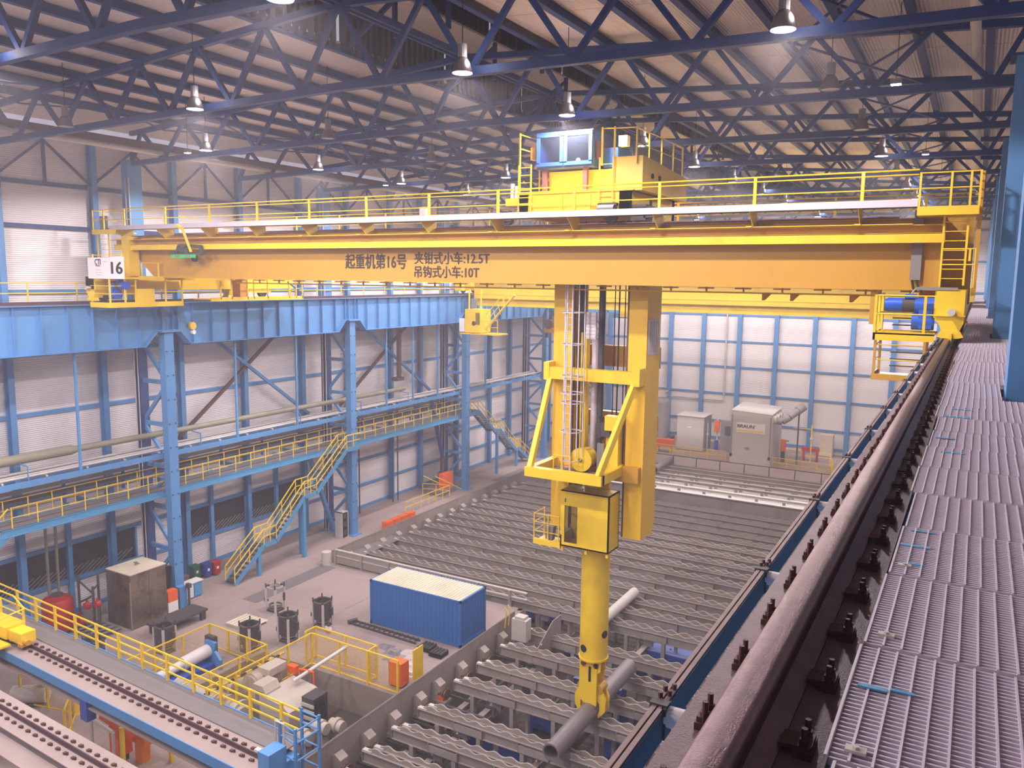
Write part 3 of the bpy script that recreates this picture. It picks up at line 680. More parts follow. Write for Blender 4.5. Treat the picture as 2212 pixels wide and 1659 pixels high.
# drive platform right
part('drive_platform', MB().box(-2.55, -.98, 25.35, 25.41, 18.03, 18.24).box(-2.55, -2.49, 25.35, 27.3, 18.03, 18.24).box(-2.55, -.98, 25.35, 27.3, 18.2, 18.24), 'yellow', cr)
for x, y in ((-2.52, 25.38), (-1.26, 25.38), (-2.52, 26.3), (-2.52, 27.25)): part('handrail_post', MB().box(x - .035, x + .035, y - .03, y + .03, 18.2, 19.32), 'yellow', cr)
for z in (19.3, 18.78): part('handrail', MB().tube([(-2.52, 27.25, z), (-2.52, 25.38, z), (-1.0, 25.38, z)], .022), 'yellow', cr)
def drive(x, y, s):
    """motor lying across, gearbox upright beside the bogie"""
    d = part('drive_motor', MB().cyl((x - s * .95, y, 19.02), (x - s * .55, y, 19.02), .21, 18).cyl((x - s * 1.02, y, 19.02), (x - s * .95, y, 19.02), .18, 18), 'motorblue', cr, smooth=True)
    part('brake', MB().cyl((x - s * .55, y, 19.02), (x - s * .22, y, 19.02), .2, 18), 'dgrey', d, smooth=True)
    part('gearbox', MB().cyl((x - s * .22, y, 19.0), (x + s * .28, y, 19.0), .24, 16).box(min(x - s * .1, x + s * .25), max(x - s * .1, x + s * .25), y - .22, y + .22, 18.35, 19.0).cyl((x - s * .28, y, 18.55), (x + s * .3, y, 18.55), .24, 16), 'motorblue', d, smooth=True)
    part('terminal_box', MB().box(min(x - s * .5, x - s * .2), max(x - s * .5, x - s * .2), y - .14, y + .14, 19.22, 19.34), 'motorblue', d)
drive(-1.35, 26.3, 1)
part('cable', MB().tube([(-1.7, 26.3, 19.35), (-1.6, 26.6, 19.5), (-1.4, 27.5, 19.52)], .02), 'pale', cr)
part('terminal_rail', MB().box(-1.55, -.5, 25.5, 25.75, 19.47, 19.55), 'grey', cr)
# hanging inspection cage on the right
part('cage_floor', MB().box(-2.9, -1.35, 29.6, 31.4, 16.45, 16.5).box(-2.9, -1.35, 29.55, 29.6, 16.42, 16.62).box(-2.95, -2.9, 29.55, 31.4, 16.42, 16.62), 'girder', cr)
for x, y in ((-2.88, 29.6), (-1.4, 29.6), (-2.88, 31.3), (-1.4, 31.3)): part('cage_post', MB().box(x - .04, x + .04, y - .04, y + .04, 16.5, 19.3), 'girder', cr)
for z in (17.1, 17.6): part('cage_rail', MB().tube([(-2.88, 31.3, z), (-2.88, 29.6, z), (-1.4, 29.6, z)], .02), 'yellow', cr)
for k in range(9): part('cage_rung', MB().bar((-2.55, 31.35, 16.75 + k * .24), (-1.5, 31.35, 16.75 + k * .24), .04), 'brownsteel', cr)
part('hanger_plate', MB().box(-3.05, -2.85, 28.9, 30.3, 18.3, 19.4), 'girder', cr)
# ---- left end: platforms, drives, signs
part('end_platform', MB().box(-41.9, -40.3, 27.4, 28.9, 21.78, 21.85).box(-41.9, -39.9, 27.35, 27.4, 21.7, 21.95), 'yellow', cr)
for x in (-41.85, -40.9): part('handrail_post', MB().box(x - .035, x + .035, 27.38, 27.43, 21.8, 23.0), 'yellow', cr)
for z in (22.98, 22.5): part('handrail', MB().tube([(-41.85, 28.8, z), (-41.85, 27.4, z), (-40.6, 27.4, z)], .022), 'yellow', cr)
part('control_box', MB().box(-41.7, -41.0, 27.7, 28.0, 22.0, 22.7), 'grey', cr)
for x in (-41.7, -40.75): part('ladder_rails', MB().box(x - .03, x + .03, 27.5, 27.56, 19.3, 21.8), 'yellow', cr)
for k in range(8): part('ladder_rung', MB().cyl((-41.7, 27.53, 19.5 + k * .28), (-40.75, 27.53, 19.5 + k * .28), .016, 6), 'yellow', cr)
part('end_stand', MB().box(-40.2, -39.6, 27.9, 28.5, 19.5, 21.6), 'yellow', cr)
# outer drive platform (the one seen from the hall side)
part('drive_platform', MB().box(-39.6, -38.1, 25.6, 30.0, 17.98, 18.04).box(-38.14, -38.06, 25.6, 30.0, 17.9, 18.16).box(-39.6, -38.1, 25.55, 25.62, 17.9, 18.16), 'yellow', cr)
part('splash_plate', MB().box(-38.1, -38.04, 27.15, 28.2, 18.0, 18.85), 'yellow', cr)
for y in (25.65, 26.5, 27.1, 28.9, 29.95): part('handrail_post', MB().box(-38.12, -38.05, y - .035, y + .035, 18.0, 19.35), 'yellow', cr)
for z in (19.0, 18.6): part('handrail', MB().tube([(-39.6, 25.6, z), (-38.08, 25.6, z), (-38.08, 27.1, z)], .02), 'yellow', cr)
drive(-38.9, 26.5, -1)
part('upper_deck', MB().box(-39.6, -37.9, 25.7, 31.0, 19.35, 19.45).box(-37.95, -37.88, 27.2, 32.8, 19.3, 19.5), 'yellow', cr)
for y in (27.4, 28.4, 30.4, 31.6, 32.7): part('handrail_post', MB().box(-37.95, -37.89, y - .03, y + .03, 19.45, 20.2), 'yellow', cr)
part('handrail', MB().cyl((-37.92, 27.4, 20.2), (-37.92, 29.2, 20.2), .02, 6).cyl((-37.92, 30.4, 20.2), (-37.92, 32.7, 20.2), .02, 6).cyl((-37.92, 30.4, 19.85), (-37.92, 32.7, 19.85), .018, 6), 'yellow', cr)
part('sign_rail', MB().tube([(-39.5, 25.72, 20.55), (-37.0, 25.72, 20.55)], .02).box(-39.5, -39.44, 25.7, 25.76, 19.4, 20.6).box(-37.2, -37.14, 25.7, 25.76, 19.4, 20.6), 'yellow', cr)
sg = part('sign_board', MB().box(-39.72, -37.92, 25.6, 25.63, 19.36, 20.42), 'bwhite', cr)
sg2 = part('sign_board', MB().box(-37.90, -36.82, 25.6, 25.63, 19.36, 20.46), 'bwhite', cr)
text('lettering', '16', 'inkblack', (-37.78, 25.59, 19.62), .86, .58, sg2)
text('lettering', 'CTI', 'inkblack', (-39.1, 25.59, 20.06), .46, .28, sg)
part('sign_print', MB().box(-39.06, -38.7, 25.592, 25.6, 19.98, 20.03), 'red', sg)
part('sign_print', MB().box(-39.05, -38.68, 25.594, 25.6, 19.80, 19.815).box(-39.12, -38.55, 25.594, 25.6, 19.66, 19.675).box(-39.08, -38.6, 25.594, 25.6, 19.54, 19.555).box(-38.45, -38.1, 25.594, 25.6, 20.2, 20.215), 'grey', sg)
# platforms farther along the left end carriage
part('side_platform', MB().box(-39.6, -38.1, 31.9, 39.2, 18.18, 18.24).box(-38.14, -38.06, 31.9, 39.2, 18.1, 18.32), 'yellow', cr)
for y in (32.6, 33.4, 34.6, 35.1, 36.2, 38.0, 38.6, 39.15): part('handrail_post', MB().box(-38.13, -38.06, y - .035, y + .035, 18.2, 19.4), 'yellow', cr)
part('handrail', MB().cyl((-38.1, 31.9, 19.35), (-38.1, 39.2, 19.35), .022, 6).cyl((-38.1, 34.6, 18.8), (-38.1, 39.2, 18.8), .02, 6), 'yellow', cr)
part('stay', MB().bar((-38.1, 37.9, 19.2), (-38.1, 39.1, 18.5), .07), 'shadeblue', cr)
part('panel_box', MB().box(-39.3, -38.5, 34.4, 35.0, 18.3, 19.3), 'girder', cr)
# cable trolley on the festoon track
ft = thing('cable_trolley', 'dark cable trolley with a green plate hung on the left of the ochre girder', 'trolley', (-34.7, 27.9, 20.5))
part('frame', MB().bar((-35.5, 27.85, 21.1), (-33.9, 27.85, 21.05), .10).bar((-35.5, 27.85, 21.1), (-35.7, 27.85, 20.72), .12).bar((-33.9, 27.85, 21.05), (-33.75, 27.85, 20.6), .16).box(-35.9, -33.8, 27.75, 27.9, 20.6, 20.68), 'dgrey', ft)
part('motor', MB().cyl((-35.35, 27.85, 20.85), (-34.95, 27.85, 20.85), .2, 12).box(-34.95, -34.75, 27.75, 28.0, 20.68, 20.98).cyl((-36.1, 27.85, 20.72), (-35.8, 27.85, 20.72), .1, 10), 'dgrey', ft)
part('arm', MB().bar((-34.5, 27.75, 20.75), (-34.7, 27.45, 21.9), .16, .12).bar((-34.7, 27.45, 21.9), (-35.1, 27.45, 22.05), .14), 'yellow', ft)
gp = part('plate', MB().box(-35.95, -34.1, 27.68, 27.72, 20.45, 20.62), 'green', ft)
part('plate_print', MB().box(-35.6, -35.3, 27.674, 27.68, 20.49, 20.58).box(-34.85, -34.5, 27.674, 27.68, 20.49, 20.58), 'grey', gp)
part('wheel', MB().cyl((-34.4, 27.8, 20.42), (-34.4, 27.95, 20.42), .16, 12), 'black', ft)
# loose bits lying on the walkway
solo('toolbox', MB().box(-18.6, -18.1, 28.2, 28.5, 22.03, 22.2), 'bwhite', 'small white box with blue band lying on the crane walkway', 'box')
solo('orange_case', MB().box(-18.0, -17.4, 28.25, 28.5, 22.03, 22.15), 'orange', 'flat orange case on the crane walkway beside the white box', 'case')
solo('orange_cover', MB().box(-2.6, -2.0, 28.15, 28.5, 22.03, 22.22), 'orange', 'orange cover lying near the right end of the crane walkway', 'case')
solo('paper_roll', MB().box(-20.6, -20.3, 28.1, 28.4, 22.03, 22.55), 'pale', 'pale upright canister standing on the crane walkway left of the toolbox', 'canister')
# ------------------------------------------------------------------ trolley with rigid mast and tongs
tr = thing('crane_trolley', 'yellow trolley with blue electric cabinet, tall mast, operator cab and tongs on the ochre crane', 'trolley', (-14.0, 31.6, 21.8))
TX0, TX1, TYa, TYb = -16.6, -11.3, 28.8, 34.3
part('trolley_frame', MB().box(-16.3, -11.6, 29.0, 29.3, 22.05, 22.95).box(-16.3, -11.6, 33.9, 34.2, 22.05, 22.95).box(-16.3, -15.9, 29.0, 34.2, 22.05, 22.95).box(-12.0, -11.6, 29.0, 34.2, 22.05, 22.95), 'yellow', tr)
for x0, x1 in ((-15.6, -14.35), (-14.2, -13.15)): part('front_panel', MB().box(x0, x1, 28.93, 29.0, 22.08, 22.86).box(x0 + .2, x1 - .2, 28.9, 28.94, 22.4, 22.5), 'yellow', tr)
part('deck', MB().box(-16.4, -11.4, 28.9, 34.3, 22.95, 23.0), 'yellow', tr)
part('left_shelf', MB().box(-17.0, -16.3, 29.1, 31.0, 22.55, 22.85), 'yellow', tr)
part('lubricator', MB().cyl((-16.8, 29.3, 22.85), (-16.8, 29.3, 23.45), .09, 10).cyl((-16.62, 29.3, 22.85), (-16.62, 29.3, 23.35), .07, 10), 'pale', tr, smooth=True)
for x in (-16.75, -12.15):
    for y in (29.33, 33.83): part('wheel', MB().cyl((x - .28, y - .09, 22.05), (x - .28, y + .09, 22.05), .26, 18).box(x - .5, x + .0, y - .2, y - .1, 21.95, 22.35), 'dgrey', tr)
part('travel_drive', MB().box(-11.6, -11.0, 29.2, 29.9, 21.85, 22.45).box(-11.1, -10.7, 29.2, 29.6, 21.95, 22.35), 'dgrey', tr)
part('side_motor', MB().cyl((-12.7, 28.75, 22.2), (-12.05, 28.75, 22.2), .24, 16).box(-12.75, -12.0, 28.7, 28.95, 22.4, 22.5), 'dgrey', tr, smooth=True)
part('hoist_housing', MB().prism([(29.0, 22.95), (34.2, 22.95), (34.2, 23.9), (29.4, 24.2), (29.0, 24.2)], -12.25, -11.1, 'X').box(-15.6, -12.3, 30.2, 34.0, 23.0, 23.95), 'yellow', tr)
part('inner_block', MB().box(-16.2, -12.6, 30.6, 33.8, 22.2, 22.9), 'girder', tr)
for z, y in ((23.55, 30.0), (23.55, 30.8), (22.55, 29.9), (22.5, 30.75), (22.1, 31.2)): part('port', MB().cyl((-11.1, y, z), (-11.05, y, z), .1, 12), 'black', tr)
# electric cabinet
cb0 = part('electric_cabinet', MB().box(-15.85, -13.4, 29.95, 30.0, 24.05, 24.12).box(-15.85, -13.4, 29.6, 33.2, 25.33, 25.42).box(-15.85, -13.4, 29.6, 33.2, 24.02, 24.12).box(-15.85, -15.8, 29.6, 33.2, 24.1, 25.35).box(-13.45, -13.4, 29.6, 33.2, 24.1, 25.35).box(-15.85, -13.4, 33.1, 33.2, 24.1, 25.35), 'pitblue', tr)
for x0, x1 in ((-15.85, -14.68), (-14.64, -13.42)):
    d = part('door', MB().box(x0, x1, 29.55, 29.6, 24.1, 24.24).box(x0, x1, 29.55, 29.6, 25.22, 25.4).box(x0, x0 + .14, 29.55, 29.6, 24.2, 25.25).box(x1 - .14, x1, 29.55, 29.6, 24.2, 25.25), 'pitblue', cb0)
    part('pane', MB().box(x0 + .12, x1 - .12, 29.575, 29.585, 24.22, 25.25), 'glass', cb0)
part('switchgear', MB().box(-15.7, -13.5, 31.5, 31.6, 24.2, 25.2).box(-15.5, -14.9, 31.3, 31.5, 24.3, 24.6).box(-14.4, -13.8, 31.3, 31.5, 24.4, 24.9), 'dgrey', cb0)
part('transformer', MB().cyl((-15.1, 30.4, 24.35), (-15.1, 30.4, 25.0), .09, 10), 'yellow', cb0)
part('gauge', MB().cyl((-14.15, 29.9, 24.3), (-14.15, 29.86, 24.3), .1, 12), 'white', cb0)
part('side_shade', MB().box(-13.38, -13.3, 29.8, 32.6, 24.3, 25.0), 'brownsteel', cb0)
for x in (-15.55, -13.75):
    for y in (29.75, 32.9): part('cabinet_leg', MB().box(x - .09, x + .09, y - .09, y + .09, 23.0, 24.05), 'brownsteel', tr)
part('junction_box', MB().box(-16.2, -15.95, 29.7, 30.0, 24.4, 24.9), 'girder', tr)
for x, z1, z0, nm in ((-16.25, 24.1, 22.1, 0), (-12.75, 24.2, 22.05, 1)):
    part('ladder_rails', MB().box(x - .05, x, 28.85, 28.9, z0, z1).box(x + .5, x + .55, 28.85, 28.9, z0, z1), 'yellow', tr)
    for k in range(7): part('ladder_rung', MB().cyl((x, 28.87, z0 + .15 + k * .29), (x + .5, 28.87, z0 + .15 + k * .29), .018, 6), 'yellow', tr)
for x, y in ((-16.25, 28.9), (-16.25, 30.6)): part('handrail_post', MB().box(x - .03, x + .03, y - .03, y + .03, 23.0, 25.35), 'yellow', tr)
for z in (25.3, 24.75): part('handrail', MB().tube([(-16.25, 28.9, z), (-16.25, 30.6, z)], .022), 'yellow', tr)
ry = [28.9, 30.2, 31.6, 33.0, 34.2]
for y in ry: part('handrail_post', MB().box(-11.35, -11.29, y - .03, y + .03, 23.9, 25.2), 'yellow', tr)
for x in (-12.7, -12.2): part('handrail_post', MB().box(x - .03, x + .03, 28.87, 28.93, 23.9, 25.3), 'yellow', tr)
part('handrail', MB().tube([(-12.7, 28.9, 25.25), (-11.32, 28.9, 25.2), (-11.32, 34.2, 25.2)], .024).tube([(-11.32, 28.9, 24.65), (-11.32, 34.2, 24.65)], .02), 'yellow', tr)
for a, b in zip(ry[:-1], ry[1:]): part('screen', MB().box(-11.33, -11.31, a + .08, b - .08, 24.0, 24.7), 'screenG', tr)
part('white_case', MB().box(-12.5, -12.15, 30.0, 30.3, 24.75, 25.15), 'bwhite', tr)
part('side_cabinet', MB().box(-13.2, -12.6, 30.2, 31.5, 24.0, 24.75), 'motorblue', tr)
# mast guide columns
part('mast_column', MB().prism([(30.9, 8.9), (30.9, 22.0), (32.5, 22.0), (32.5, 9.3), (32.2, 8.85)], -15.55, -14.75, 'X').box(-15.7, -15.6, 31.1, 31.3, 8.9, 22), 'mast', tr)
part('mast_column', MB().prism([(30.9, 8.9), (30.9, 22.0), (32.5, 22.0), (32.5, 9.3), (32.2, 8.85)], -12.2, -11.42, 'X'), 'mast', tr)
part('column_edge', MB().box(-12.3, -12.22, 30.95, 31.1, 8.9, 22).box(-14.75, -14.68, 30.95, 31.1, 8.9, 22), 'brownsteel', tr)
part('guide_rail', MB().box(-14.75, -14.55, 31.5, 31.9, 9, 22).box(-12.42, -12.2, 31.5, 31.9, 9, 22), 'dgrey', tr)
part('mesh_plate', MB().box(-11.41, -11.39, 31.0, 32.3, 16.6, 18.05), 'panel', tr)
for k in range(6): part('plate_slat', MB().box(-11.39, -11.37, 31.05 + k * .21, 31.14 + k * .21, 16.65, 18.0), 'pale', tr)
part('small_radiator', MB().box(-13.95, -13.5, 30.55, 30.65, 17.2, 18.3), 'pale', tr)
for k in range(7): part('plate_slat', MB().box(-13.93, -13.52, 30.53, 30.55, 17.25 + k * .15, 17.34 + k * .15), 'panel', tr)
# moving carriage frame
part('upper_beam', MB().box(-15.7, -11.5, 30.35, 30.75, 15.45, 15.95).box(-15.75, -15.5, 30.3, 31.0, 15.4, 16.15).box(-11.75, -11.45, 30.3, 31.3, 15.4, 16.1), 'yellow', tr)
part('rear_beam', MB().box(-15.5, -11.5, 32.55, 32.9, 15.9, 16.8), 'girder', tr)
part('rear_beam', MB().box(-15.5, -11.5, 32.55, 32.9, 13.2, 13.9), 'girder', tr)
part('lower_frame', MB().box(-15.6, -12.2, 28.45, 28.8, 11.62, 12.0).box(-12.55, -12.2, 28.6, 31.4, 11.62, 12.0).box(-15.6, -15.3, 28.6, 31.0, 11.62, 11.98), 'yellow', tr)
part('lower_bracket', MB().box(-12.25, -11.5, 30.6, 31.2, 11.35, 12.0).box(-15.5, -12.3, 30.8, 31.2, 11.3, 11.7), 'girder', tr)
for xa, xb in ((-15.5, -15.45), (-11.65, -12.4)):
    part('diagonal_stay', MB().bar((xa, 30.6, 15.75), (xb, 28.65, 11.95), .2, .24), 'yellow', tr)
part('carriage_bed', MB().box(-15.2, -12.5, 29.2, 31.9, 11.5, 11.62).cyl((-13.35, 29.9, 11.62), (-13.35, 29.9, 11.66), .28, 20), 'grey', tr)
part('bed_hole', MB().cyl((-13.35, 29.9, 11.66), (-13.35, 29.9, 11.67), .22, 20), 'brownsteel', tr)
part('upright_plate', MB().box(-13.25, -12.95, 30.4, 30.55, 11.6, 12.9), 'grey', tr)
part('rope_drum', MB().cyl((-13.9, 30.3, 12.15), (-13.9, 31.0, 12.15), .42, 24).cyl((-13.9, 30.2, 12.15), (-13.9, 30.3, 12.15), .5, 24), 'yellow', tr, smooth=True)
part('drum_hub', MB().cyl((-13.9, 30.15, 12.15), (-13.9, 30.2, 12.15), .08, 10), 'dgrey', tr)
part('hydraulic_cabinet', MB().box(-12.95, -12.4, 30.6, 31.8, 11.6, 13.9).box(-14.2, -13.1, 32.0, 32.5, 11.6, 13.4).box(-12.9, -12.35, 30.3, 30.7, 13.5, 14.1), 'yellow', tr)
part('valve_block', MB().box(-13.1, -12.7, 30.4, 30.7, 13.2, 13.8).box(-13.6, -13.2, 31.0, 31.3, 13.0, 13.6), 'dgrey', tr)
for k in range(4): part('hose', MB().tube([(-13.3 + k * .07, 30.6, 14.0), (-13.0 + k * .06, 30.5, 13.6), (-13.1, 30.5, 13.0), (-13.15 + k * .05, 30.5, 12.6)], .025), 'black', tr)
part('inner_tube', MB().cyl((-13.85, 31.4, 11.6), (-13.85, 31.4, 17.2), .17, 14), 'panel', tr, smooth=True)
part('inner_bar', MB().box(-14.45, -14.2, 31.2, 31.6, 11.6, 17.4), 'yellow', tr)
part('dark_cylinder', MB().cyl((-13.6, 31.4, 11.6), (-13.6, 31.4, 22), .14, 12), 'dgrey', tr, smooth=True)
for x, y in ((-14.25, 31), (-13.35, 31), (-12.95, 31.2), (-12.85, 31.4), (-12.75, 31.2), (-12.42, 31)):
    part('hoist_rope', MB().cyl((x, y, 12.4), (x, y, 22.0), .022, 6), 'black', tr)
# caged ladder
lx0, lx1, ly = -14.65, -14.35, 30.1
part('ladder_rails', MB().box(lx0 - .04, lx0 + .02, ly - .03, ly + .03, 11.6, 19.6).box(lx1 - .02, lx1 + .04, ly - .03, ly + .03, 11.6, 19.6), 'panel', tr)
src = None
for k in range(28):
    if src is None: src = part('ladder_rung', MB().cyl((lx0, ly, 11.8), (lx1, ly, 11.8), .016, 6), 'panel', tr)
    else: inst('ladder_rung', src, tr, (0, 0, .285 * k))
for x, y in ((-14.3, 29.5), (-14.0, 29.35), (-13.8, 29.55), (-13.75, 30.0)): part('cage_strap', MB().box(x - .02, x + .02, y - .02, y + .02, 12.4, 19.6), 'panel', tr)
for z in (18.3, 17.0, 15.7, 15.0, 14.6, 13.4, 12.2): part('cage_hoop', MB().ring((-14.2, 29.85, z), .44, .04, (0, 0, 1), 16), 'panel', tr)
for x in (-14.6, -14.2): part('grab_rail', MB().tube([(x, 29.1, 11.7), (x, 29.1, 12.5), (x + .35, 29.1, 12.5), (x + .35, 29.1, 11.7)], .022), 'yellow', tr)
# operator cab
zc0, zc1 = 8.42, 10.85
cab = part('operator_cab', MB().box(-14.62, -12.42, 29.9, 31.0, zc0, zc0 + .06).box(-14.62, -12.42, 29.9, 31.0, zc1 - .05, zc1).box(-14.62, -14.44, 29.9, 29.96, zc0, zc1).box(-13.84, -12.42, 29.9, 29.96, zc0, zc1).box(-14.44, -13.84, 29.9, 29.96, 10.2, zc1).box(-14.44, -13.84, 29.9, 29.96, zc0, 8.6).box(-12.48, -12.42, 29.9, 31.0, zc0, zc1).box(-14.62, -14.56, 29.9, 31.0, zc0, 8.9).box(-14.62, -12.42, 30.94, 31.0, zc0, zc1), 'yellow', tr)
part('cab_window', MB().box(-14.45, -13.83, 29.92, 29.93, 8.58, 10.22), 'glass', cab)
part('cab_seat', MB().box(-14.0, -13.4, 30.4, 30.9, 8.6, 9.1).box(-14.0, -13.4, 30.8, 30.9, 9.0, 9.8), 'grey', cab)
part('cab_lever', MB().bar((-14.3, 30.2, 9.3), (-14.1, 30.0, 8.6), .03).bar((-13.9, 30.2, 9.4), (-14.15, 30.1, 8.9), .03).bar((-14.35, 30.1, 9.9), (-13.85, 30.4, 9.5), .03), 'pale', cab)
part('cab_handle', MB().box(-14.42, -14.39, 29.87, 29.9, 10.35, 10.5), 'dgrey', cab)
for x in (-14.55, -13.45, -12.5): part('cab_foot', MB().box(x - .05, x + .05, 29.95, 30.05, zc0 - .2, zc0), 'yellow', tr)
part('cab_platform', MB().box(-15.9, -14.62, 29.9, 30.9, zc0 - .1, zc0 - .04).box(-15.9, -14.62, 29.86, 29.92, zc0 - .12, zc0 + .12), 'yellow', tr)
for x, y in ((-15.87, 29.9), (-15.87, 30.85), (-14.7, 29.9), (-15.2, 29.9)): part('handrail_post', MB().box(x - .025, x + .025, y - .025, y + .025, zc0, zc0 + 1.25), 'yellow', tr)
for z in (1.22, .85, .45): part('handrail', MB().tube([(-14.66, 29.9, zc0 + z), (-15.87, 29.9, zc0 + z), (-15.87, 30.85, zc0 + z)], .02), 'yellow', tr)
part('cab_toolbag', MB().prism([(-15.35, zc0 + .15), (-15.05, zc0 + .1), (-14.98, zc0 + .72), (-15.38, zc0 + .72)], 29.95, 30.25, 'Y'), 'grey', tr)
# rotating tube with tongs
tx, ty = -13.6, 31.4
part('mast_tube', MB().cyl((tx, ty, 3.12), (tx, ty, 8.6), .62, 32).cyl((tx, ty, 3.06), (tx, ty, 3.14), .66, 32).cyl((tx, ty, 8.5), (tx, ty, 11.5), .55, 24), 'yellow', tr, smooth=True)
for a, z in ((-112, 3.62), (-18, 4.3)):
    ca, sa = math.cos(math.radians(a)), math.sin(math.radians(a))
    part('port', MB().cyl((tx + .58 * ca, ty + .58 * sa, z), (tx + .635 * ca, ty + .635 * sa, z), .17, 18), 'black', tr)
tg = part('tong_head', MB().prism([(tx - .5, 3.08), (tx - .5, 1.2), (tx - .25, 1.0), (tx + .28, 1.0), (tx + .28, 2.4), (tx + .5, 2.6), (tx + .5, 3.08)], ty - .36, ty - .28, 'Y').prism([(tx - .28, 3.08), (tx - .28, 1.0), (tx + .28, 1.0), (tx + .5, 3.08)], ty + .28, ty + .36, 'Y').cyl((tx, ty, 2.4), (tx, ty, 3.1), .3, 16), 'yellow', tr)
part('slot', MB().box(tx - .05, tx + .06, ty - .375, ty - .36, 2.05, 2.75), 'black', tg)
for z, x in ((2.85, -.3), (2.85, .3)): part('pin', MB().cyl((tx + x, ty - .42, z), (tx + x, ty - .3, z), .12, 12), 'brownsteel', tg)
part('guide_bar', MB().box(tx + .28, tx + .36, ty - .42, ty - .3, 1.0, 2.95), 'yellow', tg)
pz = .66
for s in (-1, 1):
    arm = [(tx + s * .12, 1.75), (tx + s * .55, 1.7), (tx + s * .74, 1.25), (tx + s * .72, .75), (tx + s * .42, .38), (tx + s * .38, .52), (tx + s * .46, .75), (tx + s * .45, 1.05), (tx + s * .15, 1.4)]
    for y0, y1 in ((ty - .26, ty - .12), (ty + .12, ty + .26)): part('tong_arm', MB().prism(arm if s > 0 else arm[::-1], y0, y1, 'Y'), 'yellow', tg)
    part('knuckle', MB().cyl((tx + s * .42, ty - .3, 1.75), (tx + s * .42, ty + .3, 1.75), .19, 16), 'girder', tg)
pp = solo('steel_pipe', MB().hollow((tx, 27.35, pz), (tx, 35.9, pz), .38, .31, 28), 'pipe', 'thick grey steel pipe gripped by the yellow crane tongs', 'pipe', smooth=True)
# ------------------------------------------------------------------ other cranes farther down the hall
def far_crane(y, name_label, cab=True):
    c = thing('bridge_crane', name_label, 'crane', (-20.4, y + 3, 18.2), None)
    for k, yy in enumerate((y, y + 4.6)):
        part('girder', MB().box(-39.4, -1.3, yy, yy + 1.2, 17.15, 19.3), 'yellow', c)
        part('walkway_fascia', MB().box(-40.2, -1.0, yy - .9 if k == 0 else yy + 2.0, yy - .84 if k == 0 else yy + 2.06, 19.45, 19.65), 'yellow', c)
        part('walkway_deck', MB().box(-40.2, -1.0, yy - .9 if k == 0 else yy + 1.2, yy if k == 0 else yy + 2.1, 19.42, 19.47), 'tread', c)
        part('bottom_flange', MB().box(-39.4, -1.3, yy - .08, yy + 1.28, 17.1, 17.15), 'yellow', c)
        part('festoon_track', MB().box(-39.0, -1.2, yy - .45, yy - .38, 17.75, 18.1).box(-39.0, -1.2, yy - .45, yy, 18.08, 18.12), 'yellow', c)
    for x in (-40.2, -.6): part('end_carriage', MB().box(x - .35, x + .35, y - 1.4, y + 7.2, 18.42, 19.3), 'yellow', c)
    for x in (-40.2, -.6):
        for dy in (-.6, 1.2, 5.0, 6.6): part('wheel', MB().cyl((x - .09, y + dy, 18.52), (x + .09, y + dy, 18.52), .32, 16), 'dgrey', c)
    return c
fc = far_crane(62.0, 'second yellow bridge crane seen beyond the ochre crane, with a stair up from its cab')
# its cab hung at the left end with stair
x0, yc = -38.3, 58.8
part('operator_cab', MB().box(x0, x0 + 1.5, yc, yc + 1.8, 14.9, 16.9), 'yellow', fc)
part('cab_window', MB().box(x0 + 1.1, x0 + 1.52, yc - .02, yc, 15.6, 16.6), 'glass', fc)
part('port', MB().cyl((x0 + .9, yc - .03, 15.7), (x0 + .9, yc, 15.7), .2, 14), 'brownsteel', fc)
part('cab_sign', MB().box(x0 - .55, x0 - .02, yc - .05, yc - .02, 14.95, 16.1), 'bwhite', fc)
part('cab_hanger', MB().box(x0 + .1, x0 + .2, yc + .4, yc + .5, 16.9, 18.6).box(x0 + 1.3, x0 + 1.4, yc + .4, yc + .5, 16.9, 18.6), 'yellow', fc)
part('junction_box', MB().box(x0 + .5, x0 + 1.0, yc + .2, yc + .4, 17.0, 17.8), 'grey', fc)
part('cab_platform', MB().box(x0 - .4, x0 + 3.4, yc - .1, yc + 1.6, 14.75, 14.85), 'yellow', fc)
part('stair_stringer', MB().bar((x0 + 2.1, yc, 15.2), (x0 + 4.9, yc, 18.2), .32, .1), 'yellow', fc)
part('stair_rail', MB().bar((x0 + 1.9, yc, 16.2), (x0 + 4.6, yc, 19.1), .05).bar((x0 + 2.0, yc + .8, 16.2), (x0 + 4.7, yc + .8, 19.1), .05), 'yellow', fc)
for k in range(7): part('stair_post', MB().bar((x0 + 2.2 + k * .45, yc, 15.0 + k * .52), (x0 + 1.95 + k * .45, yc, 15.9 + k * .52), .04), 'yellow', fc)
for x in (x0 + 1.7, x0 + 2.3, x0 + 3.3): part('cab_post', MB().box(x - .03, x + .03, yc - .05, yc, 14.8, 16.0), 'yellow', fc)
part('cab_rail', MB().tube([(x0 + 1.5, yc, 16.0), (x0 + 3.3, yc, 16.0)], .03).tube([(x0 + 1.5, yc, 15.4), (x0 + 3.3, yc, 15.4)], .03), 'yellow', fc)
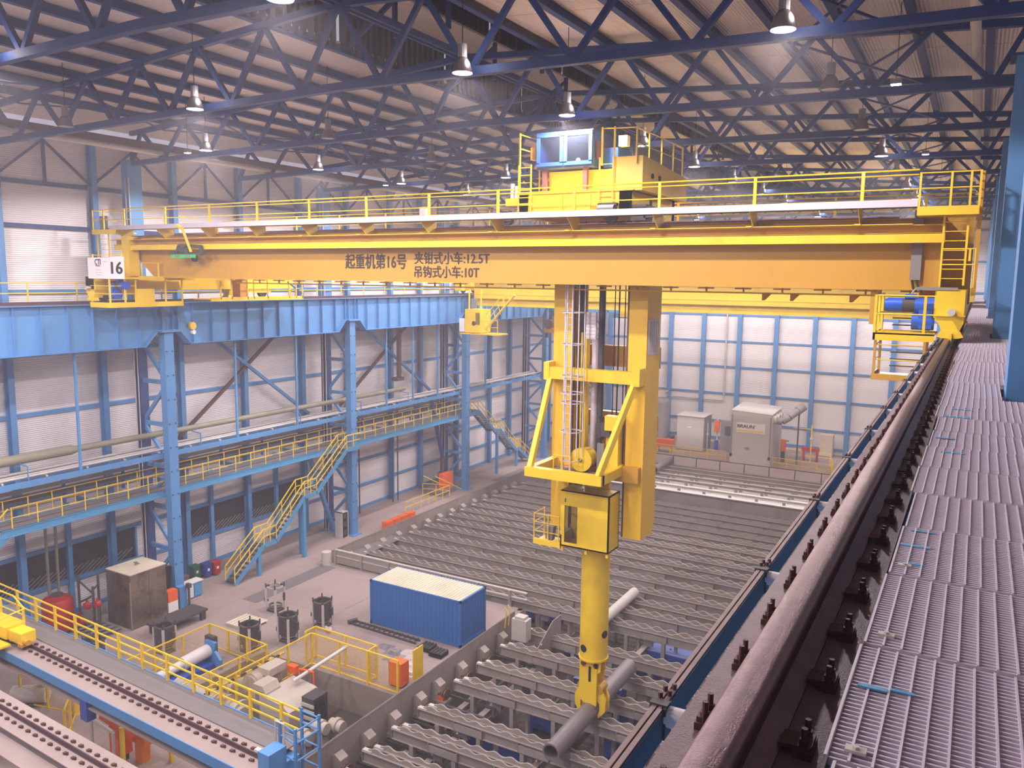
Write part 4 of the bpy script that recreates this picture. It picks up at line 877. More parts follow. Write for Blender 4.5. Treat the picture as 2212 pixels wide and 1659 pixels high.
# spreader hook of a third crane
hk = thing('lifting_beam', 'dark lifting beam with sheaves hung beside the fourth lattice column', 'lifting beam', (-36.5, 76, 14.0))
part('beam', MB().box(-39.4, -34.0, 75.8, 76.3, 13.9, 14.5), 'girder', hk)
for x in (-38.9, -36.0): part('sheave', MB().cyl((x, 75.7, 14.8), (x, 76.4, 14.8), .5, 16), 'brownsteel', hk)
for x in (-39.2, -37.0, -34.6): part('hook', MB().cyl((x, 76, 13.4), (x, 76, 13.9), .18, 10), 'dgrey', hk)
part('rope', MB().cyl((-38.9, 76, 14.8), (-38.9, 76, 24.5), .03, 6).cyl((-36.0, 76, 14.8), (-36.0, 76, 24.5), .03, 6), 'black', hk)
tc = far_crane(73.5, 'third yellow bridge crane at the far end of the hall')
ck = part('crane_cab', MB().box(-30.8, -27.0, 72.6, 74.6, 15.9, 18.4).prism([(-27.0, 15.9), (-25.6, 17.0), (-25.6, 18.4), (-27.0, 18.4)], 72.6, 74.6, 'Y'), 'blue', tc)
part('cab_front', MB().box(-29.6, -27.4, 72.5, 72.58, 16.0, 18.0), 'yellow', tc)
for x in (-29.4, -28.6, -27.9): part('cab_window', MB().box(x, x + .4, 72.47, 72.5, 16.8, 17.7), 'bwhite', tc)
t = thing('wall_crane_hook', 'yellow hook block with ropes hanging in front of the end wall left column', 'hook', (-33.5, 92, 9))
part('block', MB().box(-33.9, -32.9, 91.7, 92.3, 13.0, 15.2).box(-33.7, -33.1, 91.8, 92.2, 12.2, 13.0), 'yellow', t)
part('hook', MB().ring((-33.4, 92, 11.8), .45, .18, (0, 1, 0), 14, -200, 70), 'girder', t)
part('rope', MB().cyl((-33.7, 92, 15), (-33.7, 92, 25), .05, 6).cyl((-33.1, 92, 15), (-33.1, 92, 25), .05, 6), 'black', t)
# ------------------------------------------------------------------ walking beam cooling bed
def wave(x0, x1, y0, y1, zb, pitch=.80, amp=.12, base=.12):
    """comb strip with saddles along its top, built of quads"""
    pts = []; x = x0
    prof = [(0, 0), (.15, .15), (.3, .6), (.45, .95), (.55, 1.0), (.68, .75), (.85, .2)]
    while x < x1 - .02:
        for u, h in prof:
            if x + u * pitch < x1: pts.append((x + u * pitch, zb + base + amp * h))
        x += pitch
    pts.append((x1, zb + base))
    n = len(pts); vs = []
    for x, z in pts: vs += [(x, y0, zb), (x, y1, zb), (x, y1, z), (x, y0, z)]
    fs = [(0, 1, 2, 3), (4 * n - 1, 4 * n - 2, 4 * n - 3, 4 * n - 4)]
    for i in range(n - 1):
        for k in range(4): fs.append((4 * i + k, 4 * i + 4 + k, 4 * i + 4 + (k + 1) % 4, 4 * i + (k + 1) % 4))
    return MB().add(vs, fs)
def bed_row(y, xa, xb, lab):
    t = thing('walking_beam', lab, 'beam', ((xa + xb) / 2, y, -2.3), 'wavy walking beams of the cooling bed')
    for k, (dy, dz) in enumerate(((0, 0), (.47, -.04))):
        yy = y + dy; zt = -.02 + dz; xs = xa + .25 * k
        part('beam_body', MB().box(xs, xb, yy - .015, yy + .015, zt - .46, zt - .03).box(xs, xb, yy - .12, yy + .12, zt - .03, zt).box(xs, xb, yy - .09, yy + .09, zt - .49, zt - .46).box(xs, xs + .02, yy - .1, yy + .1, zt - .46, zt), 'beam', t)
        part('wave_comb', wave(xs + .3, xb, yy - .035, yy + .035, zt), 'beam', t)
        part('end_block', MB().box(xs + .02, xs + .5, yy - .1, yy + .1, zt, zt + .07), 'pale', t)
        x = xs + 2.0; src = None
        while x < xb - 1.2:                                  # splice boxes bolted to the near face
            if src is None: src = part('splice_box', MB().box(x, x + 1.5, yy - .13, yy - .1, zt - .45, zt - .12).box(x, x + .03, yy - .15, yy - .015, zt - .46, zt - .05).box(x + 1.47, x + 1.5, yy - .15, yy - .015, zt - .46, zt - .05), 'beam', t); xo = x
            else: inst('splice_box', src, t, (x - xo, 0, 0))
            x += 3.3
    x = xa + 1.1; src = None
    while x < xb - .3:
        if src is None: src = part('leg', MB().box(x - .1, x + .1, y - .12, y + .12, -2.3, -.5).box(x + .5, x + .64, y + .36, y + .58, -2.3, -.54).box(x - .2, x + .2, y - .2, y + .2, -2.3, -2.2), 'beam', t); xo = x
        else: inst('leg', src, t, (x - xo, 0, 0))
        x += 2.2
    x = xa + 2.1; src = None
    while x < xb - 1:
        if src is None: src = part('hanger_plate', MB().box(x, x + .5, y + .1, y + .36, -.95, -.5).box(x + .05, x + .12, y + .05, y + .4, -1.4, -.9), 'grey', t); xo = x
        else: inst('hanger_plate', src, t, (x - xo, 0, 0))
        x += 3.3
    return t
NEAR = [20.7, 22.6, 24.5, 26.45, 28.4, 31.35, 33.45, 35.8, 38.0]
FAR = [41.6, 43.5, 45.1, 47.0, 48.9, 50.9, 52.6, 54.4, 56.1, 57.9, 59.7, 61.4, 63.2, 65.0, 66.8]
n0 = f0 = None
for k, y in enumerate(NEAR):
    lab = 'wavy grey beam row in the short near part of the cooling bed, %s from the camera' % nth(k)
    if n0 is None: n0 = bed_row(y, -20.95, -6.0, lab)
    else: dup(n0, (0, y - NEAR[0], 0), lab)
for k, y in enumerate(FAR):
    lab = 'wavy grey beam row in the long far part of the cooling bed, %s from the camera' % nth(k)
    if f0 is None: f0 = bed_row(y, -36.9, -6.0, lab)
    else: dup(f0, (0, y - FAR[0], 0), lab)
# plate walls along the bed
def plate_wall(x, ya, yb, h, lab):
    t = thing('plate_wall', lab, 'wall', (x, (ya + yb) / 2, -2.3))
    y = ya; k = 0
    while y < yb - .01:
        y1 = min(yb, y + 1.22); part('wall_plate', MB().box(x - .03, x + .004 * (k % 3), y + .004, y1 - .004, -2.3, h), 'slabwall', t); y = y1; k += 1
    part('top_edge', MB().box(x - .06, x + .02, ya, yb, h - .03, h), 'beam', t)
    return t
plate_wall(-21.65, 18.2, 38.6, .75, 'long dusty grey plate wall between the machine pit and the near bed')
plate_wall(-37.55, 40.7, 81.5, .75, 'long grey plate wall along the left side of the far bed')
def roller_drive(x, y, lab):
    t = thing('roller_drive', lab, 'drive', (x + .3, y, -.75), 'roller drives along the plate walls')
    part('gear_cover', MB().prism([(x + .03, -.75), (x + .03, .12), (x + .2, .22), (x + .5, .02), (x + .5, -.30), (x + .34, -.34), (x + .34, -.75)], y - .24, y + .24, 'Y'), 'beam', t)
    part('shaft', MB().cyl((x + .34, y, -.42), (x + .72, y, -.42), .17, 14), 'grey', t, smooth=True)
    part('flange', MB().cyl((x + .56, y, -.42), (x + .62, y, -.42), .24, 16).cyl((x + .72, y, -.42), (x + .76, y, -.42), .26, 16), 'brownsteel', t, smooth=True)
    part('foot', MB().box(x + .02, x + .8, y - .3, y + .3, -.9, -.72), 'slabwall', t)
    return t
rd0 = None
for k, y in enumerate([21.7, 23.55, 25.37, 27.18, 29.12, 30.65, 32.68, 34.76, 36.75]):
    lab = 'roller drive with sloping cover on the near plate wall, %s from the camera' % nth(k)
    if rd0 is None: rd0 = roller_drive(-21.65, y, lab); ya0 = y; t_ = rd0
    else: t_ = dup(rd0, (0, y - ya0, 0), lab)
    if k in (4, 5, 6): part('guard', MB().box(-21.3, -21.0, y - .22, y + .0, -.78, -.5), 'orange', t_)
for k, y in enumerate([42.5, 44.3, 46.1, 48.0, 49.9, 51.8, 53.5, 55.3, 57.0, 58.8, 60.6, 62.4, 64.2, 66.0]):
    t_ = dup(rd0, (-15.9, y - ya0, 0), 'roller drive with pale cover on the far plate wall, %s from the camera' % nth(k))
    if k in (2, 5, 7): part('guard', MB().box(-37.2, -36.9, y - .22, y, -.78, -.5), 'orange', t_)
# long supports on the pit floor and blue machinery between the beams
for k, (x, y0, y1) in enumerate(((-20.2, 18.3, 39.8), (-19.0, 18.3, 39.8), (-36.0, 41, 68.2), (-34.8, 41, 68.2), (-14.9, 18.3, 68), (-9.5, 18.3, 68))):
    solo('pit_support', MB().ibeam((x, y0, -1.15), (x, y1, -1.15), .3, .4, .04).box(x - .1, x + .1, y0, y0 + .2, -2.3, -1.35).box(x - .1, x + .1, y1 - .2, y1, -2.3, -1.35).box(x - .1, x + .1, (y0 + y1) / 2, (y0 + y1) / 2 + .2, -2.3, -1.35), 'beam', 'long grey support under the bed rollers, %s' % ('first from the near plate wall', 'second from the near plate wall', 'first from the far plate wall', 'second from the far plate wall', 'under the middle of the bed', 'under the right part of the bed')[k], 'support')
crossbars = MB()
for k in range(22): crossbars.box(-21.5, -18.6, 19.0 + k * .95, 19.12 + k * .95, -.95, -.85)
solo('roller_bed_grid', crossbars, 'dgrey', 'row of dark cross bars beneath the near rollers', 'grid')['kind'] = 'stuff'
BLUE = [(-19.0, 39.6, 2.6, 1.2, 'under the row beside the white switch box'), (-13.6, 42.3, 2.6, 1.3, 'right of the yellow tube'), (-13.2, 39.5, 2.4, .9, 'just behind the end of the gripped pipe'), (-18.6, 30.0, 5.2, .8, 'left of the tongs in the gap between rows'), (-15.0, 27.4, 3.6, .8, 'under the near end of the gripped pipe'), (-18.9, 48.0, 2.8, 1.5, 'dusty, behind the yellow tube'), (-13.4, 52.5, 2.4, .9, 'far right between rows'), (-17.6, 53.6, 2.0, .9, 'far, right of the cab foot'), (-16.3, 33.0, 2.2, .8, 'in the gap right of the tongs'), (-20.2, 58.0, 2.0, .9, 'far, below the mast column'), (-30.5, 44.2, 3.4, 1.0, 'behind the container'), (-30.0, 52.4, 3.0, .9, 'left in the far wide gap'), (-25.8, 53.8, 1.6, .9, 'middle of the far wide gap'), (-12.6, 34.9, 2.6, .8, 'right of the gripped pipe'), (-10.6, 30.3, 2.4, .8, 'at the right near the beam'), (-18.2, 25.4, 2.4, .8, 'at the bottom near the second row')]
BLUE += [(-15.6, 37.0, 2.6, .9, 'between the container end and the tube'), (-9.6, 37.2, 2.8, .9, 'at the right beside the conductor bar, nearer'), (-10.4, 45.8, 3.0, .9, 'at the right beside the conductor bar, farther'), (-23.0, 44.2, 3.0, 1.0, 'behind the right end of the container'), (-15.4, 46.0, 2.4, .9, 'beneath the pale loose pipe'), (-11.4, 49.9, 2.8, .9, 'far right in the second gap'), (-33.2, 49.9, 2.4, .9, 'leftmost in the far bed'), (-10.6, 26.6, 3.2, .9, 'at the bottom right under the conductor bar'), (-12.4, 32.6, 1.8, .8, 'just right of the tongs')]
for k, (x, y, w, d, where) in enumerate(BLUE):
    t = thing('lift_frame', 'blue lifting frame in the bed pit %s' % where, 'machine', (x, y, -2.3), None)
    part('frame_box', MB().box(x - w / 2, x + w / 2, y - d / 2, y + d / 2, -2.0, -1.15).box(x - w / 2, x - w / 2 + .2, y - d / 2, y + d / 2, -2.3, -2.0).box(x + w / 2 - .2, x + w / 2, y - d / 2, y + d / 2, -2.3, -2.0), 'pitblue', t)
    part('top_cover', MB().box(x - w / 2 - .03, x + w / 2 + .03, y - d / 2 - .03, y + d / 2 + .03, -1.15, -1.1), 'palblue', t)
    part('lug', MB().cyl((x, y, -1.1), (x, y, -1.06), .06, 10), 'dgrey', t)
# far transfer: grey end wall, pale floor, white beams
t = thing('grey_end_wall', 'smooth light grey wall closing the far end of the cooling bed', 'wall', (-22, 68.5, -2.3))
for k in range(14): part('wall_plate', MB().box(-37.4 + k * 2.25, -37.4 + (k + 1) * 2.25 - .015, 68.45 + .006 * (k % 2), 68.6, -2.3, .78), 'grey' if False else 'slabwall', t)
part('top_edge', MB().box(-37.5, -5.9, 68.4, 68.65, .78, .82), 'dgrey', t)
solo('transfer_floor', MB().box(-37.4, -3.1, 68.7, 82.2, -1.0, -.9), 'pale', 'pale floor under the white transfer beams at the far end', 'floor', (-20, 75, -1.0))['kind'] = 'structure'
for k, y in enumerate((72.0, 74.1, 76.3, 78.1, 79.8, 81.4)):
    t = thing('transfer_beam', 'pale straight transfer beam at the far end of the bed, %s beyond the grey wall' % nth(k).replace('nearest', 'first'), 'beam', (-21, y, -.9), 'pale transfer beams')
    part('beam_body', MB().ibeam((-37.2, y, -.14), (-6, y, -.14), .3, .26, .03), 'pale' if k < 2 else 'beam', t)
    for j in range(13): part('leg', MB().box(-36.0 + j * 2.45, -35.75 + j * 2.45, y - .1, y + .1, -.9, -.27), 'grey', t)
# loose things on the bed
solo('stored_pipe', MB().hollow((-27.3, 77.4, .38), (-27.5, 83.0, .38), .36, .3, 20), 'pipe', 'short dark grey pipe lying across the far transfer beams behind the mast', 'pipe', smooth=True)
solo('bed_pipe', MB().hollow((-17.1, 40.3, -.30 + .72), (-17.1, 45.6, .42), .3, .25, 18), 'pale', 'short pale pipe lying on the bed behind the yellow tube', 'pipe', smooth=True)
t = thing('switch_box', 'pale grey switch box standing at the end of the near plate wall', 'box', (-20.3, 37.1, -2.3))
part('box_body', MB().box(-20.9, -20.0, 36.9, 37.5, -.1, 1.1), 'pale', t); part('box_hood', MB().box(-20.75, -20.15, 36.95, 37.45, 1.1, 1.25), 'pale', t)
part('leg', MB().box(-20.8, -20.7, 37.0, 37.1, -2.3, -.1), 'grey', t); part('leg', MB().box(-20.2, -20.1, 37.0, 37.1, -2.3, -.1), 'grey', t)
t = thing('guard_plate', 'upright grey guard plate to the right of the switch box', 'plate', (-18.9, 38, -2.3))
part('plate', MB().prism([(36.2, -2.3), (39.0, -2.3), (39.0, 1.0), (38.0, 1.0), (36.2, .1)], -18.95, -18.9, 'X'), 'slabwall', t); part('plate_bolt', MB().cyl((-18.9, 36.6, .2), (-18.85, 36.6, .2), .06, 8), 'pale', t)
t = thing('side_fence_frame', 'long low grey frame at the near left corner of the far bed', 'frame', (-34, 40.6, -.0))
part('panel', MB().box(-37.0, -28.6, 40.66, 40.7, .05, .95), 'beam', t)
part('top_bar', MB().box(-37.0, -22.0, 40.6, 40.75, .95, 1.02).box(-37.0, -22.0, 40.6, 40.72, .55, .62), 'pale', t)
for k in range(7): part('post', MB().box(-37.0 + 2.3 * k, -36.88 + 2.3 * k, 40.5, 40.72, 0, 1.0), 'beam', t)
part('end_drum', MB().cyl((-37.4, 40.2, 0), (-37.4, 40.2, .9), .33, 14), 'pale', t, smooth=True)
# wire rope posts round the near corner of the bed
t = thing('bed_ladder', 'small yellow ladder hooked on the plate wall by the switch box', 'ladder', (-21.4, 37.4, 0))
part('ladder_rails', MB().tube([(-21.5, 37.2, .3), (-21.4, 37.2, 1.35), (-21.55, 37.2, 1.5)], .03), 'yellow', t); part('ladder_rails', MB().tube([(-21.5, 37.6, .3), (-21.4, 37.6, 1.35), (-21.55, 37.6, 1.5)], .03), 'yellow', t)
# ------------------------------------------------------------------ things on the floor at the left
ct = thing('shipping_container', 'blue corrugated shipping container with dusty pale roof', 'container', (-25.65, 35.6, 0))
cx0, cx1, cy0, cy1, ch = -28.72, -22.56, 34.33, 36.9, 2.59
def corr_y(y, x0, x1, z0, z1, s):
    mb = MB(); n = int((x1 - x0) / .27); st = (x1 - x0) / n
    for i in range(n):
        a = x0 + i * st; P_ = [(a, y), (a + st * .25, y), (a + st * .4, y + s * .04), (a + st * .75, y + s * .04), (a + st * .9, y), (a + st, y)]
        for p, q in zip(P_[:-1], P_[1:]): mb.add([(p[0], p[1], z0), (q[0], q[1], z0), (q[0], q[1], z1), (p[0], p[1], z1)], [(0, 1, 2, 3)])
    return mb
def corr_x(x, y0, y1, z0, z1, s):
    mb = corr_y(x, y0, y1, z0, z1, s); mb.v = [(b, a, c) for a, b, c in mb.v]; return mb
part('side_wall', corr_y(cy0 + .03, cx0 + .1, cx1 - .1, .16, ch - .1, 1), 'cont', ct); part('side_wall', corr_y(cy1 - .03, cx0 + .1, cx1 - .1, .16, ch - .1, -1), 'cont', ct)
part('end_wall', corr_x(cx1 - .03, cy0 + .1, cy1 - .1, .16, ch - .1, -1), 'cont', ct); part('end_wall', corr_x(cx0 + .03, cy0 + .1, cy1 - .1, .16, ch - .1, 1), 'cont', ct)
rf = MB(); n = 30
for i in range(n):
    a = cx0 + .06 + (cx1 - cx0 - .12) * i / n; b = cx0 + .06 + (cx1 - cx0 - .12) * (i + .55) / n; rf.box(a, b, cy0 + .1, cy1 - .1, ch - .03, ch + .005)
part('roof_panel', MB().box(cx0 + .05, cx1 - .05, cy0 + .05, cy1 - .05, ch - .08, ch - .02), 'controof', ct); part('roof_ribs', rf, 'controof', ct, stuff=True)
for y in (cy0, cy1 - .12):
    for x in (cx0, cx1 - .12): part('corner_post', MB().box(x, x + .12, y, y + .12, 0, ch), 'cont', ct)
    part('rail', MB().box(cx0, cx1, y + .03, y + .1, 0.03, .17), 'cont', ct); part('rail', MB().box(cx0, cx1, y + .03, y + .1, ch - .1, ch), 'cont', ct)
for x in (cx0, cx1 - .1): part('rail', MB().box(x, x + .1, cy0, cy1, .03, .17).box(x, x + .1, cy0, cy1, ch - .1, ch), 'cont', ct)
t = thing('roller_ladder', 'rusty ladder like frame lying on the floor in front of the blue container', 'frame', (-27.2, 33.9, 0))
for y in (33.62, 34.02): part('side_rail', MB().bar((-29.6, y + .05, .06), (-24.9, y - .12, .06), .06, .1), 'dgrey', t)
for k in range(13): part('rung', MB().bar((-29.4 + k * .36, 33.66, .1), (-29.4 + k * .36, 34.05, .08), .05), 'dgrey', t)
part('end_roll', MB().cyl((-29.7, 33.6, .12), (-29.5, 34.1, .12), .12, 10), 'dgrey', t)
# bags and trays beside the plate wall
SK = [(-26.1, 32.4, .9, .5, .12, 'pipe', 'folded grey sheet'), (-25.3, 32.1, .9, .5, .18, 'grey', 'grey plastic sack'), (-24.6, 32.5, .8, .6, .14, 'pale', 'pale plastic sack'), (-24.0, 32.0, .9, .6, .16, 'pale', 'pale crumpled sheet'), (-24.9, 31.5, .9, .5, .12, 'grey', 'grey flat bag'), (-23.6, 31.4, .8, .5, .15, 'pale', 'pale flat bag'), (-23.2, 30.7, .6, .5, .2, 'white', 'white sack')]
for k, (x, y, w, d, h, m, nm) in enumerate(SK):
    r = random.Random(k); mb = MB(); N = 6; vs = []
    for j in range(N + 1):
        for i in range(N + 1):
            e = min(i, N - i, j, N - j); zz = 0 if e == 0 else h * (.6 + .5 * r.random()); vs.append((x + w * (i / N - .5) + r.uniform(-.02, .02), y + d * (j / N - .5) + .25 * w * (i / N - .5) + r.uniform(-.02, .02), zz))
    fs = [(j * (N + 1) + i, j * (N + 1) + i + 1, (j + 1) * (N + 1) + i + 1, (j + 1) * (N + 1) + i) for j in range(N) for i in range(N)]
    mb.add(vs, fs).box(x - w / 2, x + w / 2, y - d / 2 - .02, y + d / 2 - .02, 0, .01)
    where = ['leftmost of the heap', 'left in the heap', 'middle of the heap', 'right in the heap', 'at the fence side', 'near the plate wall', 'at the yellow fence plate'][k]
    solo('sack', mb, m, '%s lying by the plate wall, %s' % (nm, where), 'sack', (x, y, 0), 'sacks and sheets by the plate wall')
for k, (x, y) in enumerate(((-24.0, 33.35), (-23.1, 33.1))):
    t = thing('black_tray', 'black ribbed tray below the container, %s one' % ('left' if k == 0 else 'right'), 'tray', (x, y, 0), 'black trays')
    part('tray_body', MB().box(x - .42, x + .36, y - .35, y + .35, 0, .22), 'black', t)
    for j in range(4): part('tray_rib', MB().cyl((x - .3 + j * .2, y - .35, .22), (x - .3 + j * .2, y + .35, .22), .07, 8), 'dgrey', t)
# casting mould stands
def mould(x, y, pale, lab):
    t = thing('mould_stand', lab, 'stand', (x, y, 0), 'mould stands on the floor')
    bm_ = 'machine' if pale else 'dgrey'
    n = 8; vs = []; fs = []
    for z0, z1, r0, r1 in ((.45, 1.45, .5, .4),):
        for r, z in ((r0, z0), (r0, z1), (r1, z1), (r1, z0)): vs += [(x + r * math.cos(math.radians(22.5 + 45 * i)), y + r * math.sin(math.radians(22.5 + 45 * i)), z) for i in range(n)]
    for k in range(4):
        o, p = k * n, ((k + 1) % 4) * n; fs += [(o + i, o + (i + 1) % n, p + (i + 1) % n, p + i) for i in range(n)]
    if not pale: part('shell', MB().add(vs, fs), bm_, t)
    part('rim', MB().ring((x, y, 1.46), .47, .07, (0, 0, 1), 8, 22.5, 382.5), 'steel' if not pale else 'machine', t)
    for k in range(4):
        a = math.radians(45 + 90 * k); cx_, cy_ = x + .52 * math.cos(a), y + .52 * math.sin(a)
        part('clamp', MB().bar((cx_, cy_, 1.5), (x + .3 * math.cos(a), y + .3 * math.sin(a), 1.56), .09).cyl((cx_, cy_, 1.3), (cx_, cy_, 1.68), .04, 6), 'dgrey', t)
        part('strut', MB().box(cx_ - .05, cx_ + .05, cy_ - .05, cy_ + .05, 0, 1.4), 'pale', t)
    part('base_ring', MB().ring((x, y, .3), .36, .08, (0, 0, 1), 10).ring((x, y, .12), .36, .06, (0, 0, 1), 10), 'steel', t)
    part('foot_plate', MB().box(x - .4, x + .4, y - .4, y + .4, 0, .06), 'dgrey', t)
    part('side_cylinder', MB().cyl((x + .62, y + .1, .7), (x + .62, y + .1, 1.15), .07, 8).bar((x + .5, y + .1, .9), (x + .62, y + .1, .9), .05), 'dgrey', t)
    part('side_valve', MB().cyl((x - .75, y - .1, .5), (x - .52, y - .1, .5), .08, 8).cyl((x - .75, y - .1, .4), (x - .75, y - .1, .62), .05, 8), 'dgrey', t)
    return t
m0 = mould(-30.85, 32.75, False, 'dark octagonal mould stand nearest the blue container, with a pipe at its foot')
dup(m0, (-.25, -2.4, 0), 'dark octagonal mould stand just left of the yellow pit fence corner'); dup(m0, (-1.1, -4.3, 0), 'dark octagonal mould stand beside the pale pallet behind the yellow fence'); dup(m0, (-4.75, -6.7, 0), 'dark octagonal mould stand in front of the black steel table'); dup(m0, (-6.3, -9.6, 0), 'dark mould stand half hidden behind the low crane railing')
mould(-34.7, 32.9, True, 'pale open mould stand without shell, farthest left from the container')
solo('elbow_pipe', MB().tube([(-30.3, 32.4, .12), (-29.9, 32.2, .12), (-29.7, 32.1, .3)], .1, 10), 'pale', 'short bent pale pipe on the floor beside the mould stand', 'pipe', smooth=True)
t = thing('pallet', 'pale wooden pallet lying on the floor between the mould stands', 'pallet', (-34.6, 30.6, 0))
for k in range(7): part('board', MB().box(-35.5 + k * .26, -35.28 + k * .26, 29.9, 31.4, .12, .15), 'controof', t)
for y in (29.95, 30.6, 31.25): part('bearer', MB().box(-35.5, -33.7, y, y + .1, 0, .12), 'controof', t)
t = thing('steel_table', 'low black steel table in front of the stainless cabinet', 'table', (-37.7, 28.5, 0))
part('top', MB().box(-38.3, -37.05, 26.9, 30.0, .5, .62), 'dgrey', t)
for x in (-38.2, -37.3):
    for y in (27.0, 29.6): part('leg', MB().box(x, x + .18, y, y + .3, 0, .5), 'dgrey', t)
# stainless cabinet
t = thing('stainless_cabinet', 'large smoky stainless steel cabinet standing by the first lattice column', 'cabinet', (-40.3, 27.9, 0))
X0, X1, Y0, Y1, Z1 = -41.45, -39.3, 26.75, 29.05, 3.15
part('body', MB().box(X0 + .02, X1 - .02, Y0 + .02, Y1 - .02, .03, Z1 - .02), 'stainless', t)
for i in range(2):
    for j in range(3):
        part('door_panel', MB().box(X1 - .02, X1, Y0 + .03 + i * 1.14, Y0 + 1.13 + i * 1.14, .06 + j * 1.03, 1.06 + j * 1.03), 'stainless', t); part('front_panel', MB().box(X0 + .03 + i * 1.07, X0 + 1.06 + i * 1.07, Y0, Y0 + .02, .06 + j * 1.03, 1.06 + j * 1.03), 'stainless', t)
part('top_sheet', MB().box(X0, X1, Y0, Y1, Z1 - .02, Z1 + .03), 'controof', t); part('top_valve', MB().cyl((-40.5, 28.0, Z1), (-40.5, 28.0, Z1 + .2), .08, 8).bar((-40.7, 28, Z1 + .15), (-40.2, 28, Z1 + .15), .05), 'grey', t)
part('corner_post', MB().box(X1 - .02, X1 + .04, Y0 - .06, Y0, 0, Z1 - .4), 'pipeolive', t)
# orange and white trolley unit, tool cabinet, gas bottles
t = thing('orange_cabinet', 'orange and white wheeled cabinet beside the stainless cabinet', 'cabinet', (-39.5, 29.45, 0))
part('upper_body', MB().box(-39.75, -39.3, 29.1, 29.75, .75, 1.4), 'orange', t); part('lower_body', MB().box(-39.75, -39.3, 29.1, 29.75, .14, .75), 'bwhite', t); part('base', MB().box(-39.7, -39.35, 29.15, 29.7, .06, .14), 'dgrey', t)
for y in (29.2, 29.65): part('wheel', MB().cyl((-39.32, y, .07), (-39.28, y, .07), .07, 8), 'black', t)
t = thing('hose_rack', 'black hoses and covers hanging beside the first column', 'rack', (-40.3, 29.8, 0))
part('hose', MB().cyl((-40.35, 29.6, 1.3), (-40.2, 29.75, 2.6), .18, 10), 'black', t); part('hose', MB().cyl((-40.4, 29.85, 1.0), (-40.3, 29.95, 2.5), .16, 10), 'black', t); part('pole', MB().cyl((-40.45, 29.7, 0), (-40.45, 29.7, 2.7), .04, 6), 'pale', t)
t = thing('lamp_stand', 'pedestal stand with round base beside the first column', 'stand', (-39.35, 30.55, 0))
part('base', MB().cyl((-39.35, 30.55, 0), (-39.35, 30.55, .05), .3, 16), 'dgrey', t); part('pole', MB().cyl((-39.35, 30.55, .05), (-39.35, 30.55, 1.25), .07, 8), 'dgrey', t); part('head', MB().box(-39.5, -39.2, 30.45, 30.65, 1.2, 1.45), 'dgrey', t)
solo('blue_drum_case', MB().box(-39.95, -39.5, 30.05, 30.55, 0, 1.3), 'blue', 'blue upright case at the foot of the first column', 'case')
t = thing('tool_cabinet', 'low tool cabinet with white drawers and a blue door by the first column', 'cabinet', (-40.1, 31.6, 0))
part('body', MB().box(-40.75, -40.22, 31.0, 32.2, 0.05, .95), 'blue', t); part('top', MB().box(-40.8, -40.15, 30.95, 32.25, .95, 1.02), 'bwhite', t)
for k in range(5): part('drawer', MB().box(-40.22, -40.19, 31.05, 31.55, .1 + k * .165, .24 + k * .165), 'bwhite', t)
part('door', MB().box(-40.22, -40.19, 31.62, 32.15, .1, .9), 'walkblue', t)
for k, (nm, m, x, y) in enumerate((('green', 'binGreen', -42.75, 33.7), ('blue', 'binBlue', -42.45, 34.35), ('red', 'red', -42.3, 34.95))):
    t = thing('wheelie_bin', '%s wheelie bin standing against the left wall' % nm, 'bin', (x, y, 0), 'wheelie bins')
    part('bin_body', MB().prism([(y - .2, .08), (y + .2, .08), (y + .26, .85), (y - .26, .85)], x - .25, x + .25, 'X'), m, t); part('lid', MB().box(x - .28, x + .28, y - .29, y + .29, .85, .93), m, t); part('sticker', MB().box(x + .25, x + .27, y - .08, y + .08, .45, .62), 'bwhite', t)
    for s in (-.18, .18): part('wheel', MB().cyl((x - .2, y + s - .03, .09), (x - .2, y + s + .03, .09), .09, 8), 'black', t)
# red tank and fire pump pipework
t = thing('red_tank', 'tall red pressure tank by the left wall', 'tank', (-42.6, 24.6, 0))
part('shell', MB().lathe((-42.6, 24.6, 0), [(.3, .12), (.78, .2), (.8, .3), (.8, 1.75), (.7, 1.95), (.3, 2.08), (.01, 2.1)], 24), 'red', t, smooth=True); part('neck', MB().cyl((-42.6, 24.6, 2.05), (-42.6, 24.6, 2.2), .3, 14), 'dgrey', t)
for k in range(3): part('foot', MB().box(-42.6 + .6 * math.cos(k * 2.1) - .06, -42.6 + .6 * math.cos(k * 2.1) + .06, 24.6 + .6 * math.sin(k * 2.1) - .06, 24.6 + .6 * math.sin(k * 2.1) + .06, 0, .25), 'red', t)
t = thing('pump_rack', 'dark pump rack with red valves and pipes left of the stainless cabinet', 'pump', (-41.4, 25.9, 0))
for x, y, h in ((-42.2, 25.6, 2.9), (-40.9, 25.6, 2.6), (-41.5, 26.3, 3.0), (-40.3, 25.5, 1.6)): part('post', MB().cyl((x, y, 0), (x, y, h), .07, 8), 'dgrey', t)
part('cross_pipe', MB().cyl((-42.2, 25.6, 1.4), (-40.9, 25.6, 2.1), .05, 8).cyl((-42.2, 25.6, 2.7), (-40.9, 25.6, 2.2), .05, 8).cyl((-41.5, 26.3, 2.4), (-40.9, 25.6, 2.4), .05, 8), 'dgrey', t)
for x, y, z in ((-42.0, 25.4, .6), (-41.6, 25.3, .5), (-40.4, 25.5, 1.75), (-41.2, 25.4, 1.5)): part('red_valve', MB().cyl((x, y - .12, z), (x, y + .12, z), .2, 12).cyl((x, y, z), (x, y, z + .35), .06, 8), 'red', t)
for k in range(5): part('low_pipe', MB().cyl((-41.9 + .5 * k, 25.0, .25), (-41.6 + .5 * k, 26.2, .3), .07, 8), 'pipe', t)
part('skid', MB().box(-42.4, -39.9, 24.9, 26.5, 0, .12), 'tread', t)
